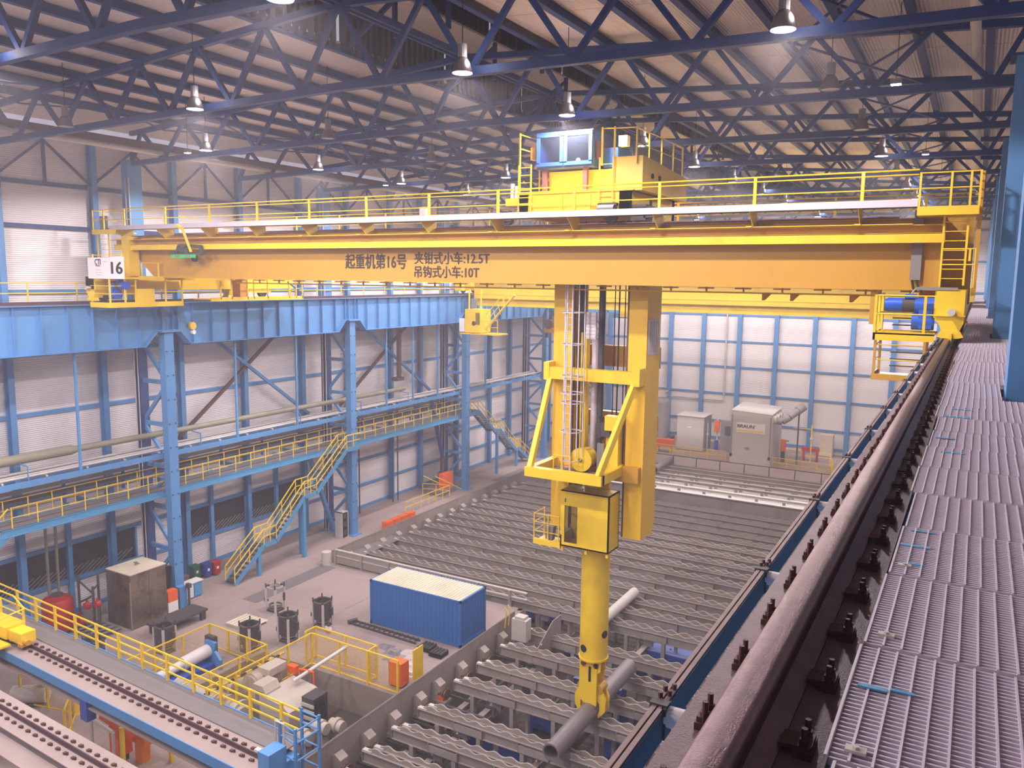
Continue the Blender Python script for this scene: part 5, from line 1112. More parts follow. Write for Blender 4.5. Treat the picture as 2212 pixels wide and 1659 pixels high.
t = thing('wall_pipes', 'pair of thin upright pipes standing at the left wall before the opening', 'pipe', (-43.6, 24.8, 0))
for y in (24.7, 25.25): part('riser', MB().cyl((-43.5, y, 0), (-43.5, y, 6.6), .08, 8), 'pipeolive', t)
# ---- pit enclosures
def fence(name_label, pts, h, closed_mesh=True, post=1.55, grp='yellow mesh fences'):
    xs = sum(p[0] for p in pts) / len(pts); ys = sum(p[1] for p in pts) / len(pts)
    t = thing('mesh_fence', name_label, 'fence', (xs, ys, 0), grp)
    for a, b in zip(pts[:-1], pts[1:]):
        a = Vector((a[0], a[1], 0)); b = Vector((b[0], b[1], 0)); n = max(1, round((b - a).length / post)); up = Vector((0, 0, 1))
        for i in range(n):
            p, q = a.lerp(b, i / n), a.lerp(b, (i + 1) / n)
            part('post', MB().bar(p, p + up * h, .09, .09), 'yellow', t); part('screen', MB().bar(p + up * (h / 2 + .06), q + up * (h / 2 + .06), .012, h - .25), 'screenY', t)
        if b == Vector((pts[-1][0], pts[-1][1], 0)): part('post', MB().bar(b, b + up * h, .09, .09), 'yellow', t)
        part('top_rail', MB().bar(a + up * h, b + up * h, .06, .06), 'yellow', t); part('bottom_rail', MB().bar(a + up * .14, b + up * .14, .05, .05), 'yellow', t)
    return t
fence('yellow mesh fence enclosing the blue roll stand left of the pit', [(-34.05, 22.6), (-34.0, 27.6), (-29.6, 27.4), (-29.8, 22.4)], 1.3)
fence('yellow mesh fence along the inner edge of the machine pit', [(-27.95, 22.4), (-27.95, 28.85), (-22.4, 28.72)], 1.74, True, 1.62)
fence('yellow fence row just behind the inner pit fence', [(-28.4, 28.9), (-28.38, 29.6), (-24.3, 29.5), (-24.3, 28.95)], 1.7, True, 1.7)
t = thing('hazard_rail', 'black and yellow striped rail between the two fences', 'rail', (-28.8, 24.5, .9))
for k in range(16): part('stripe', MB().box(-28.65, -28.55, 22.0 + k * .35, 22.35 + k * .35, 1.0, 1.1), 'yellow' if k % 2 else 'black', t)
for y in (22.2, 24.5, 27.2): part('post', MB().box(-28.65, -28.55, y, y + .1, 0, 1.0), 'yellow', t)
t = thing('orange_control_box', 'orange control box inside the yellow pit fence by the plate wall', 'box', (-22.85, 29.5, 0))
part('body', MB().box(-23.35, -22.6, 29.25, 29.85, .1, 1.25), 'orange', t); part('front', MB().box(-23.37, -23.35, 29.25, 29.85, .1, 1.25), 'grey', t); part('leg', MB().box(-23.3, -22.65, 29.3, 29.8, 0, .1), 'dgrey', t)
solo('yellow_plate', MB().box(-22.42, -22.36, 29.9, 30.7, 0, 1.75), 'yellow', 'solid yellow end plate of the pit fence beside the orange box', 'plate')
solo('white_pole', MB().cyl((-26.0, 25.6, 1.15), (-25.7, 29.0, 1.55), .09, 10), 'white', 'long white pole leaning over the pit fence rail', 'pole', smooth=True)
# ---- machine in the pit
pm = thing('pit_machine', 'large beige drive machine with round motor and housing in the pit', 'machine', (-27.3, 25, -1.6))
part('motor', MB().cyl((-27.9, 24.85, .75), (-27.9, 26.2, .75), .58, 28).cyl((-27.9, 24.75, .75), (-27.9, 24.85, .75), .5, 28), 'machine', pm, smooth=True)
part('motor_box', MB().box(-27.8, -27.1, 25.2, 26.3, 1.2, 1.55), 'machine', pm)
part('air_hood', MB().prism([(-27.2, .35), (-26.4, .35), (-26.4, 1.0), (-26.6, 1.3), (-27.2, 1.3)], 24.3, 25.2, 'Y'), 'machine', pm); part('hood_grille', MB().box(-27.05, -26.55, 24.28, 24.3, .5, 1.05), 'grey', pm)
part('housing', MB().prism([(-26.7, -1.6), (-24.9, -1.6), (-24.9, .55), (-25.3, .8), (-26.7, .95)], 24.2, 26.3, 'Y'), 'machine', pm); part('housing_port', MB().cyl((-25.6, 24.15, .1), (-25.6, 24.2, .1), .13, 14), 'grey', pm)
part('gear_drum', MB().cyl((-29.8, 23.9, .0), (-28.4, 23.9, .0), .5, 20).cyl((-28.4, 23.9, 0), (-27.2, 23.7, 0), .42, 20), 'machine', pm, smooth=True)
for x in (-29.4, -28.4, -27.5): part('flange', MB().cyl((x - .06, 23.85, 0), (x + .06, 23.85, 0), .6, 24), 'pale', pm, smooth=True)
part('motor_stand', MB().box(-28.5, -27.2, 24.9, 26.1, -1.6, .3).box(-30.0, -27.0, 23.4, 24.4, -1.6, -.5), 'machine', pm)
part('flat_cover', MB().prism([(22.6, .75), (23.3, 1.0), (23.3, 1.06), (22.6, .82)], -31.0, -28.2, 'X').box(-31.0, -28.2, 23.0, 23.1, -1.6, .85), 'machine', pm)
part('orange_handle', MB().tube([(-26.4, 26.4, .8), (-26.4, 26.4, 1.3), (-25.6, 26.5, 1.3), (-25.6, 26.5, .7)], .05), 'orange', pm); part('orange_motor', MB().box(-27.1, -26.6, 26.3, 26.6, 1.0, 1.35), 'orange', pm)
part('valve_stack', MB().box(-24.9, -24.2, 25.0, 25.9, -1.6, 1.0), 'dgrey', pm)
for k in range(6): part('manifold', MB().box(-24.9 + .02, -24.15, 24.95, 25.0, -.9 + k * .3, -.75 + k * .3), 'pale', pm)
for k in range(5): part('hose', MB().tube([(-24.3, 25.1 + k * .12, .7), (-23.95, 25.0 + k * .1, .95), (-23.7, 24.9 + k * .1, .3), (-23.8, 24.8, -.4)], .04), 'black', pm)
for k, (x, y, z, r) in enumerate(((-23.9, 24.1, -.2, .3), (-23.5, 24.7, .1, .26), (-24.2, 23.7, -.5, .3), (-23.2, 25.4, -.1, .28), (-23.8, 23.2, -.9, .32), (-28.9, 25.3, .4, .2), (-29.4, 25.6, .2, .25), (-28.8, 26.6, .5, .2), (-29.5, 24.9, .3, .22), (-28.9, 27.3, .6, .18))):
    part('coupling', MB().cyl((x - .35, y, z), (x + .35, y, z), r, 14).cyl((x - .1, y, z), (x + .1, y, z), r * 1.3, 14).box(x - .25, x + .25, y - .2, y + .2, -1.6, z), 'machine', pm, smooth=True)
part('base_frame', MB().box(-30.6, -23.0, 23.2, 23.5, -1.6, -1.2).box(-30.6, -23.0, 26.4, 26.7, -1.6, -1.2), 'machine', pm)
part('blue_base', MB().box(-26.6, -25.0, 23.6, 24.2, -1.6, -.6), 'pitblue', pm)
t = thing('roll_stand', 'white roll on a blue bracket inside the left yellow fence', 'roll', (-32.2, 25.5, 0))
part('roll', MB().cyl((-32.4, 24.6, .75), (-32.35, 26.1, .85), .33, 20), 'white', t, smooth=True); part('shaft', MB().cyl((-32.45, 23.2, .65), (-32.4, 24.6, .75), .22, 16), 'white', t, smooth=True)
part('bracket', MB().prism([(-32.6, 0), (-31.5, 0), (-31.5, .5), (-31.9, .9), (-31.8, 1.35), (-32.6, 1.35)], 26.1, 26.25, 'Y'), 'blue', t); part('bearing', MB().box(-32.75, -32.1, 26.25, 26.5, .7, 1.5), 'dgrey', t); part('bed', MB().box(-32.9, -31.8, 23.0, 26.0, 0, .35), 'pitblue', t)
part('end_roll', MB().cyl((-32.2, 22.9, .55), (-31.0, 22.7, .5), .3, 16), 'white', t, smooth=True)
# ---- low crane runway at lower left
lk = thing('low_runway', 'low blue crane runway with grey tread walkway crossing the lower left corner', 'runway', (-18.4, 17.0, 0))
LOC[lk.name] = (-18.4, 17.0, 0)
part('top_plate', MB().box(-40, -18.2, 16.1, 17.35, 4.42, 4.46), 'concrete', lk)
part('front_edge', MB().box(-40, -18.2, 16.06, 16.10, 4.1, 4.47), 'blue', lk)
part('web', MB().box(-40, -18.2, 16.4, 16.44, 3.84, 4.42), 'blue', lk); part('bottom_flange', MB().box(-40, -18.2, 16.1, 16.8, 3.8, 3.84), 'concrete', lk)
for x in (-27.6,): part('web_bracket', MB().box(x, x + .45, 16.05, 16.4, 3.3, 4.1), 'pitblue', lk)
part('tread_deck', MB().box(-40, -18.3, 17.35, 18.25, 4.46, 4.5), 'tread', lk); part('back_edge', MB().box(-40, -18.3, 18.25, 18.3, 4.3, 4.53), 'blue', lk)
part('rail_bar', MB().box(-40, -18.4, 16.79, 16.91, 4.46, 4.49).box(-40, -18.4, 16.83, 16.87, 4.49, 4.6), 'rail', lk)
src = None
for k in range(46):
    x = -18.8 - .46 * k
    mb = MB()
    for y in (16.62, 17.08): mb.box(x - .06, x + .06, y - .05, y + .05, 4.46, 4.52).box(x + .1, x + .14, y - .03, y + .03, 4.46, 4.56)
    if src is None: src = part('rail_clip', mb, 'rust', lk)
    else: inst('rail_clip', src, lk, (-.46 * k, 0, 0))
for k in range(12):
    x = -19.2 - 1.56 * k; part('handrail_post', MB().box(x - .06, x + .06, 18.2, 18.28, 4.5, 5.55), 'yellow', lk)
for z in (5.53, 5.2, 4.85): part('handrail', MB().box(-40, -18.3, 18.22, 18.26, z - .03, z + .03), 'yellow', lk)
part('end_stop', MB().box(-18.2, -17.7, 16.4, 17.1, 3.2, 5.1), 'blue', lk); part('end_column', MB().box(-18.6, -18.0, 17.2, 17.9, 0, 4.3), 'blue', lk)
for x, y in ((-18.2, 18.2), (-17.4, 17.2), (-17.4, 18.2), (-18.2, 17.3)): part('ladder_post', MB().box(x - .04, x + .04, y - .04, y + .04, 1.5, 5.7), 'blue', lk)
for z in (5.6, 5.2, 4.6, 3.9, 3.2): part('ladder_hoop', MB().tube([(-18.2, 18.2, z), (-17.4, 18.2, z), (-17.4, 17.2, z), (-18.2, 17.3, z)], .03), 'blue', lk)
part('gate', MB().tube([(-18.3, 17.2, 4.6), (-18.3, 17.2, 5.7), (-17.9, 17.2, 5.7), (-17.9, 17.2, 4.6)], .03), 'pale', lk); part('nameplate', MB().box(-19.1, -18.75, 17.0, 17.15, 4.47, 4.56), 'bwhite', lk)
for x in (-39.6,): part('support_column', MB().box(x - .25, x + .25, 16.2, 16.7, 0, 3.8), 'blue', lk)
lk.rotation_euler = (0, 0, -.052)
l2 = thing('second_low_runway', 'second low dusty crane runway with rail in the extreme lower left corner', 'runway', (-24.5, 14.0, 0)); LOC[l2.name] = (-24.5, 14.0, 0)
part('top_plate', MB().box(-42, -19, 13.55, 14.75, 4.42, 4.46), 'concrete', l2); part('lower_step', MB().box(-42, -19, 12.9, 13.55, 4.2, 4.24), 'concrete', l2); part('web', MB().box(-42, -19, 13.9, 14.0, 3.2, 4.42), 'grey', l2)
part('rail_bar', MB().box(-42, -19, 14.09, 14.21, 4.46, 4.49).box(-42, -19, 14.13, 14.17, 4.49, 4.6), 'rail', l2)
src = None
for k in range(44):
    x = -20 - .46 * k; mb = MB()
    for y in (13.9, 14.4): mb.box(x - .06, x + .06, y - .05, y + .05, 4.46, 4.52).box(x + .1, x + .14, y - .03, y + .03, 4.46, 4.56)
    if src is None: src = part('rail_clip', mb, 'rust', l2)
    else: inst('rail_clip', src, l2, (-.46 * k, 0, 0))
for x in (-40, -22): part('support_column', MB().box(x - .25, x + .25, 13.7, 14.2, 0, 3.2), 'blue', l2)
l2.rotation_euler = (0, 0, -.052)
cg = thing('crane_carriage', 'yellow end carriage with railings standing on the low runway at the left edge', 'carriage', (-34, 17.6, 4.5))
part('body', MB().box(-38, -33.4, 17.1, 17.9, 4.75, 5.25).box(-33.4, -32.5, 17.2, 17.8, 4.7, 5.15), 'yellow', cg); part('bumper', MB().cyl((-32.6, 17.35, 4.8), (-32.25, 17.35, 4.8), .12, 10).box(-32.7, -32.4, 17.15, 17.6, 4.62, 4.75), 'girder', cg)
part('platform', MB().box(-38, -32.9, 15.9, 17.0, 4.66, 4.74).box(-38, -32.9, 15.86, 15.92, 4.55, 4.85), 'yellow', cg)
for x, y in ((-33.0, 15.9), (-34.6, 15.9), (-36.2, 15.9), (-33.5, 17.9), (-35.2, 17.9), (-36.9, 17.9)): part('handrail_post', MB().box(x - .04, x + .04, y - .04, y + .04, 4.7, 5.85), 'yellow', cg)
part('handrail', MB().tube([(-38, 17.9, 6.2), (-34.2, 17.9, 6.2), (-33.4, 17.9, 5.8), (-33.0, 15.9, 5.8), (-38, 15.9, 5.8)], .03).tube([(-38, 17.9, 5.6), (-33.5, 17.9, 5.5)], .025).tube([(-38, 15.9, 5.3), (-33.0, 15.9, 5.3)], .025), 'yellow', cg)
part('wheel', MB().cyl((-33.0, 17.3, 4.78), (-33.0, 17.45, 4.78), .2, 14), 'dgrey', cg); part('leg_frame', MB().box(-35.2, -34.9, 15.6, 15.9, .0, 4.6).bar((-38, 15.75, 2.2), (-34.9, 15.75, 2.6), .16), 'yellow', cg)
# below the low runway
fence('yellow mesh fence on the floor under the low runway', [(-36.6, 19.2), (-33.6, 19.9), (-31.9, 18.4)], 1.5, True, 1.5)
for k, (x, y) in enumerate(((-33.75, 20.1), (-32.0, 20.6))): solo('yellow_bollard', MB().box(x - .15, x + .15, y - .15, y + .15, 0, 1.35).box(x - .2, x + .2, y - .2, y + .2, 0, .04), 'yellow', 'square yellow bollard under the low runway, %s one' % ('left' if k == 0 else 'right'), 'bollard', None, 'yellow bollards')
t = thing('pump_unit', 'pale horizontal motor on the floor at the far lower left', 'motor', (-36.2, 19.4, 0)); part('body', MB().cyl((-36.9, 19.0, .5), (-35.7, 19.9, .5), .4, 16), 'pale', t, smooth=True); part('valve', MB().cyl((-35.8, 19.8, .8), (-35.8, 19.8, 1.4), .14, 10).box(-36.0, -35.6, 19.6, 20.0, 1.1, 1.25), 'pale', t); part('feet', MB().box(-36.8, -35.9, 19.1, 19.8, 0, .2), 'dgrey', t)
t = thing('orange_machine', 'orange machine guarded by a pale frame under the low runway', 'machine', (-28.6, 19, 0))
part('body', MB().box(-29.2, -28.6, 18.6, 19.2, .3, 1.5), 'orange', t); part('arm', MB().bar((-29.6, 18.7, 1.95), (-27.9, 18.9, 1.5), .45, .4), 'orange', t); part('side_block', MB().box(-28.3, -27.5, 19.0, 19.6, .9, 1.4).box(-28.3, -27.9, 19.1, 19.5, 0, .9), 'orange', t); part('foot', MB().box(-29.1, -28.7, 18.7, 19.1, 0, .3), 'dgrey', t)
part('guard_frame', MB().tube([(-29.7, 18.2, 0), (-29.7, 18.2, 1.9), (-28.0, 18.0, 1.9), (-28.0, 18.0, 0)], .07), 'pale', t)
for x, y in ((-29.7, 19.2), (-27.9, 18.3), (-27.0, 19.8)): part('yellow_post', MB().box(x - .07, x + .07, y - .07, y + .07, 0, 2.0), 'yellow', t)
part('screen', MB().box(-27.9, -27.0, 18.9, 18.93, .2, 1.8), 'screenY', t)
solo('blue_mat', MB().box(-31.4, -30.6, 18.1, 18.5, 0, .04), 'motorblue', 'small blue sheet lying on the floor under the low runway', 'sheet')
t = thing('floor_trough', 'dark trough with scrap on the floor at the bottom edge', 'trough', (-27.5, 18.2, 0)); part('trough_side', MB().box(-28.4, -23.0, 17.9, 18.1, 0, .5), 'pale', t); part('trough_bed', MB().box(-28.4, -23, 16.4, 17.9, 0, .1), 'dark', t)
for k in range(6): part('roller', MB().cyl((-28 + k * .8, 16.5, .25), (-27.7 + k * .8, 17.8, .25), .14, 10), 'dgrey', t)
# ------------------------------------------------------------------ gallery, pipe rack and stairs along the left wall
wk = thing('gallery', 'long blue gallery with yellow handrail along the left wall', 'walkway', (-41.3, 42, 6.65))
part('edge_beam', MB().box(-40.62, -40.54, 20.9, 64.8, 6.65, 7.06).box(-40.66, -40.5, 20.9, 64.8, 7.02, 7.06).box(-40.66, -40.5, 20.9, 64.8, 6.65, 6.69), 'walkblue', wk)
part('edge_beam', MB().box(-42.15, -42.05, 20.9, 64.8, 6.65, 7.06), 'walkblue', wk); part('deck', MB().box(-42.05, -40.62, 20.9, 64.8, 7.0, 7.05), 'tread', wk)
src = None
for x, off in ((-40.58, 0), (-42.1, .4)):
    for k in range(35):
        y = 21.45 + 1.27 * k + off
        if src is None: src = part('handrail_post', MB().box(x - .022, x + .022, y - .022, y + .022, 7.06, 8.12), 'yellow', wk); sx, sy = x, y
        else: inst('handrail_post', src, wk, (x - sx, y - sy, 0))
    for z in (8.1, 7.6): part('handrail', MB().box(x - .018, x + .018, 21.4, 45.0 if x > -41 else 64.7, z - .018, z + .018), 'yellow', wk)
for z in (8.1, 7.6): part('handrail', MB().box(-40.605, -40.555, 46.4, 64.7, z - .018, z + .018), 'yellow', wk)
for k in range(9): part('bearer', MB().box(-43.9, -40.6, 21.5 + k * 5.25, 21.7 + k * 5.25, 6.7, 6.95), 'walkblue', wk)
part('cable_tray', MB().box(-43.6, -42.5, 20.9, 64, 7.7, 7.8).box(-43.3, -42.7, 20.9, 64, 8.15, 8.22), 'dgrey', wk)
for k in range(12): part('tray_hanger', MB().box(-43.2, -43.1, 22 + k * 3.6, 22.15 + k * 3.6, 7.0, 8.4), 'motorblue', wk)
part('stair_stringer', MB().bar((-40.58, 21.2, 6.85), (-40.58, 16.5, 2.6), .1, .36).bar((-41.9, 21.2, 6.85), (-41.9, 16.5, 2.6), .1, .36), 'walkblue', wk); part('stair_rail', MB().bar((-40.58, 21.3, 8.1), (-40.58, 16.5, 3.8), .05), 'yellow', wk)
rk = thing('pipe_rack', 'blue pipe rack hung between the lattice columns above the gallery', 'rack', (-41.5, 50, 9))
for x in (-40.62, -42.3):
    part('long_beam', MB().box(x - .07, x + .07, 18, 78.5, 8.98, 9.26), 'blue', rk)
src = None
for k in range(27):
    y = 19 + k * 2.2
    if src is None: src = part('cross_bar', MB().bar((-40.7, y, 9.3), (-42.25, y + .5, 9.3), .09, .07), 'pale', rk)
    else: inst('cross_bar', src, rk, (0, 2.2 * k, 0))
for x, z, r in ((-40.9, 9.42, .055), (-41.1, 9.4, .04), (-41.35, 9.42, .05), (-41.9, 9.44, .07)): part('thin_pipe', MB().cyl((x, 18, z), (x, 78, z), r, 8), 'pale', rk)
for y in (25.15, 35.7, 41.0, 50.9, 54.4, 58.0, 66.0): part('hanger_rod', MB().box(-40.68, -40.56, y - .06, y + .06, 9.2, 15.6), 'blue', rk)
pw = solo('thick_pipe', MB().cyl((-41.6, 17, 10.22), (-41.6, 25.3, 10.22), .26, 14).cyl((-41.6, 25.3, 10.22), (-41.6, 25.6, 10.22), .26, 14, .17).cyl((-41.6, 25.6, 10.22), (-41.6, 54.5, 10.22), .17, 14), 'pipeolive', 'thick olive grey pipe on stands above the pipe rack along the left wall', 'pipe', smooth=True)
for k, y in enumerate((22.5, 33.0, 41.5, 48.0, 54.0)):
    t = thing('pipe_stand', 'thin bracket carrying the olive pipe, %s from the camera' % nth(k), 'bracket', (-41.2, y, 9.26), 'olive pipe brackets'); part('bracket_bar', MB().tube([(-40.8, y, 9.26), (-40.8, y, 9.95), (-41.6, y, 10.02)], .035), 'blue', t)
# stairs
def stair(name, lab, flights, x0, x1, m='walkblue', sup=()):
    y, z = flights[0][0]
    t = thing(name, lab, 'stairs', ((x0 + x1) / 2, y, 0))
    for (a, b) in flights:
        flat = abs(a[1] - b[1]) < .3
        for x in (x0, x1): part('stringer', MB().bar((x, a[0], a[1]), (x, b[0], b[1]), .06, .3), m, t)
        if flat: part('landing', MB().box(x0, x1, min(a[0], b[0]), max(a[0], b[0]), a[1] + .05, a[1] + .1), 'tread', t)
        else:
            n = int(abs(b[1] - a[1]) / .21)
            for k in range(n):
                u = (k + .5) / n; yy = a[0] + (b[0] - a[0]) * u; zz = a[1] + (b[1] - a[1]) * u; part('tread', MB().box(x0, x1, yy - .13, yy + .13, zz + .05, zz + .09), 'dgrey', t)
        for x in (x0, x1):
            part('handrail', MB().bar((x, a[0], a[1] + 1.1), (x, b[0], b[1] + 1.1), .06).bar((x, a[0], a[1] + .62), (x, b[0], b[1] + .62), .045), 'yellow', t)
            for u in ((0, .5, 1) if not flat else (.5,)): part('handrail_post', MB().bar((x, a[0] + (b[0] - a[0]) * u, a[1] + (b[1] - a[1]) * u), (x, a[0] + (b[0] - a[0]) * u, a[1] + (b[1] - a[1]) * u + 1.1), .05), 'yellow', t)
    for x, y, h in sup: part('support_post', MB().box(x - .12, x + .12, y - .12, y + .12, 0, h), m, t)
    return t
stair('steel_stairs', 'blue steel stairs with yellow handrails rising to the gallery at the second column', [((34.2, 0.05), (36.7, 1.95)), ((36.7, 1.95), (37.8, 1.95)), ((37.8, 1.95), (40.5, 4.35)), ((40.5, 4.35), (41.7, 4.35)), ((41.7, 4.35), (44.9, 6.85)), ((44.9, 6.85), (46.4, 6.85))], -40.45, -39.6, 'walkblue', ((-39.7, 36.3, 1.9), (-39.75, 40.5, 4.3), (-40.4, 40.9, 4.3)))
stair('far_stairs', 'far blue steel stairs descending from the end of the gallery beyond the third column', [((64.9, 7.0), (68.2, 4.4)), ((68.2, 4.4), (69.2, 4.4)), ((69.2, 4.4), (72.4, 1.8)), ((72.4, 1.8), (73.0, 1.8)), ((73.0, 1.8), (75.6, 0.1))], -41.7, -40.75, 'blue', ((-40.8, 68.6, 4.3), (-40.8, 72.6, 1.7)))
# equipment at the columns
t = thing('electric_stack', 'dark electrical stack on pale feet beside the second column', 'cabinet', (-40.5, 45.2, 0))
for k in range(3): part('unit', MB().box(-40.75, -40.15, 44.9, 45.5, .15 + k * .62, .72 + k * .62), 'black', t); part('unit_ring', MB().box(-40.14, -40.12, 45.05, 45.35, .28 + k * .62, .6 + k * .62), 'dgrey', t)
part('frame', MB().box(-40.8, -40.1, 44.85, 44.9, 0, 2.05).box(-40.8, -40.1, 45.5, 45.55, 0, 2.05).box(-40.8, -40.1, 44.85, 45.55, 1.98, 2.05), 'pale', t)
t = thing('orange_barrier', 'row of orange barrier blocks on the floor behind the far plate wall', 'barrier', (-38.9, 50, 0))
for k in range(4): part('block', MB().box(-39.2, -38.7, 48.4 + k * .95, 49.28 + k * .95, 0, .55), 'orange', t)
t = thing('orange_pump', 'orange machine with railings at the foot of the third column', 'machine', (-41.5, 60, 0))
part('body', MB().box(-41.2, -40.7, 59.0, 60.6, .5, 1.9), 'orange', t); part('base', MB().box(-42.4, -40.6, 58.6, 61.0, 0, .5), 'grey', t); part('stack', MB().cyl((-41.6, 60.2, 1.0), (-41.6, 60.2, 3.2), .15, 10).box(-42.0, -41.4, 60.0, 60.5, .5, 1.8), 'brownsteel', t)
hr_ = thing('low_railing', 'yellow railing with steps around the orange machine near the third column', 'railing', (-40.3, 56, 0)); handrail(hr_, [(-40.0, 52.5, 0), (-40.0, 59.0, 0), (-42.4, 58.2, 0)], 1.05, 'yellow', 1.1); part('step_rail', MB().bar((-40.3, 57.2, 2.2), (-39.9, 60.8, .3), .06).bar((-41.3, 56.8, 2.2), (-40.9, 60.4, .3), .06), 'yellow', hr_)
t = thing('column_strut', 'steep blue props leaning at the second column', 'strut', (-42.0, 44.6, 0)); part('prop', MB().bar((-41.9, 45.9, 0.1), (-41.9, 43.4, 6.4), .3, .25), 'blue', t)
t = thing('far_column_strut', 'steep dark props leaning at the third column', 'strut', (-42.0, 60.3, 0)); part('prop', MB().bar((-41.9, 61.6, 0.1), (-41.9, 58.8, 8.8), .3, .25), 'shadeblue', t)
for k, (y, x) in enumerate(((54.9, -43.2), (55.6, -43.2), (50.7, -43.4))):
    solo('wall_pipe', MB().cyl((x, y, 0), (x, y, 8.9), .06, 8), 'dgrey', 'thin dark upright pipe on the left wall between second and third column, %s' % ('first', 'second', 'third')[k], 'pipe', None, 'thin wall pipes', True)
t = thing('hung_duct', 'rust red downpipes hanging from the runway between second and third column', 'pipe', (-42.6, 55.5, 11)); part('downpipe', MB().box(-42.7, -42.5, 54.9, 55.3, 11.0, 17.5), 'brownsteel', t); part('downpipe', MB().cyl((-42.6, 58.0, 11.3), (-42.6, 58.0, 17.5), .12, 8), 'brownsteel', t); part('bend', MB().box(-42.8, -42.2, 54.3, 55.3, 10.8, 11.1), 'brownsteel', t)
t = thing('horn_lamp', 'round yellow beacon and small white disc fixed on the first runway girder', 'beacon', (-40.1, 32.3, 16.3)); part('disc', MB().cyl((-40.15, 32.1, 16.62), (-39.95, 32.1, 16.62), .22, 18), 'yellow', t); part('disc', MB().cyl((-40.15, 32.15, 16.25), (-39.95, 32.15, 16.25), .13, 14), 'bwhite', t)
# ------------------------------------------------------------------ machines in front of the end wall
bx = thing('filter_house', 'large pale grey machine cabinet with BRAUN sign in front of the end wall', 'cabinet', (-19.9, 89, 0))
part('body', MB().prism([(-22.1, 0), (-17.85, 0), (-17.85, 5.3), (-18.0, 5.5), (-22.0, 5.7), (-22.1, 5.5)], 86.6, 91.6, 'Y'), 'pale', bx)
part('roof_sheet', MB().add([(-22.15, 86.55, 5.72), (-17.8, 86.55, 5.52), (-17.8, 91.7, 5.72), (-22.15, 91.7, 5.95), (-22.15, 86.55, 5.8), (-17.8, 86.55, 5.6), (-17.8, 91.7, 5.8), (-22.15, 91.7, 6.03)], [(0, 1, 2, 3), (7, 6, 5, 4), (0, 4, 5, 1), (1, 5, 6, 2), (2, 6, 7, 3), (3, 7, 4, 0)]), 'pale', bx)
for k in range(5): part('side_panel', MB().box(-17.85, -17.80, 86.65 + k * 1.0, 87.6 + k * 1.0, .1, 5.2), 'pale', bx)
sgn = part('sign_board', MB().box(-21.5, -18.5, 86.54, 86.6, 3.46, 4.47), 'bwhite', bx)
text('lettering', 'BRAUN', 'inkblack', (-21.4, 86.53, 3.95), 1.75, .36, sgn, bold=.035)
text('lettering', '®', 'inkblack', (-19.6, 86.53, 4.2), .12, .12, sgn, bold=.0)
part('sign_stripe', MB().box(-21.4, -18.6, 86.53, 86.54, 3.58, 3.74), 'yellow', sgn)
part('port', MB().cyl((-20.3, 86.5, 1.75), (-20.3, 86.6, 1.75), .16, 12).box(-20.6, -20.0, 86.52, 86.6, 1.7, 1.8), 'grey', bx)
for x in (-22.0, -17.95): part('front_post', MB().box(x - .05, x + .05, 86.5, 86.56, .9, 5.3), 'grey', bx); part('post_foot', MB().box(x - .12, x + .12, 86.42, 86.56, .75, 1.05), 'black', bx)
part('duct', MB().tube([(-17.8, 87.5, 4.9), (-17.0, 87.6, 4.85), (-16.4, 88.0, 5.3), (-15.3, 89.2, 6.3)], .38, 14), 'grey', bx, smooth=True); part('duct_end', MB().cyl((-15.7, 88.8, 5.95), (-15.2, 89.3, 6.4), .46, 16), 'grey', bx, smooth=True)
for k in range(3): part('side_duct', MB().cyl((-17.85, 87.4 + k * 1.4, 5.0), (-17.5, 87.4 + k * 1.4, 5.0), .42, 14), 'pale', bx, smooth=True)
part('duct_stand', MB().box(-15.65, -15.5, 88.9, 89.05, 0, 5.6), 'dgrey', bx)
c2 = thing('grey_cabin', 'smaller grey box cabin left of the BRAUN cabinet', 'cabinet', (-27.5, 90.5, 0)); part('body', MB().box(-29.2, -26.1, 90.0, 93.2, .1, 4.0), 'pale', c2); part('roof_sheet', MB().box(-29.3, -26.0, 89.9, 93.3, 4.0, 4.1), 'pale', c2); part('side_panel', MB().box(-26.1, -26.05, 90.3, 93.0, .2, 3.9), 'grey', c2); part('base', MB().box(-29.2, -26.1, 90, 93.2, 0, .1), 'dgrey', c2)
part('logo_plate', MB().box(-28.0, -27.5, 89.98, 90.0, 2.7, 2.85), 'bwhite', c2)
tk = thing('grey_silo', 'upright grey round tank beside the end wall behind the mast', 'tank', (-32.2, 93, 0)); part('shell', MB().lathe((-32.2, 93, 0), [(1.0, .7), (1.0, 4.9), (.85, 5.25), (.4, 5.5), (.01, 5.55)], 28), 'grey', tk, smooth=True); part('skirt', MB().lathe((-32.2, 93, 0), [(.9, 0), (.9, .7)], 20), 'grey', tk)
part('top_rail', MB().ring((-32.2, 93, 6.3), .7, .06, (0, 0, 1), 12).ring((-32.2, 93, 5.8), .7, .05, (0, 0, 1), 12), 'yellow', tk); part('ladder', MB().box(-32.9, -32.85, 91.9, 91.95, 0, 9).box(-32.45, -32.4, 91.9, 91.95, 0, 9), 'blue', tk)
part('valve', MB().cyl((-30.9, 92.6, .9), (-30.4, 92.6, .9), .25, 12), 'dgrey', tk)
fr = thing('platform_railing', 'yellow railing in front of the grey cabin on the far platform', 'railing', (-25.6, 86.8, 0)); handrail(fr, [(-32.5, 86.8, 0), (-22.6, 86.8, 0)], 1.1, 'yellow', 1.9); part('screen', MB().box(-28.6, -22.7, 86.79, 86.81, .1, 1.0), 'screenY', fr)
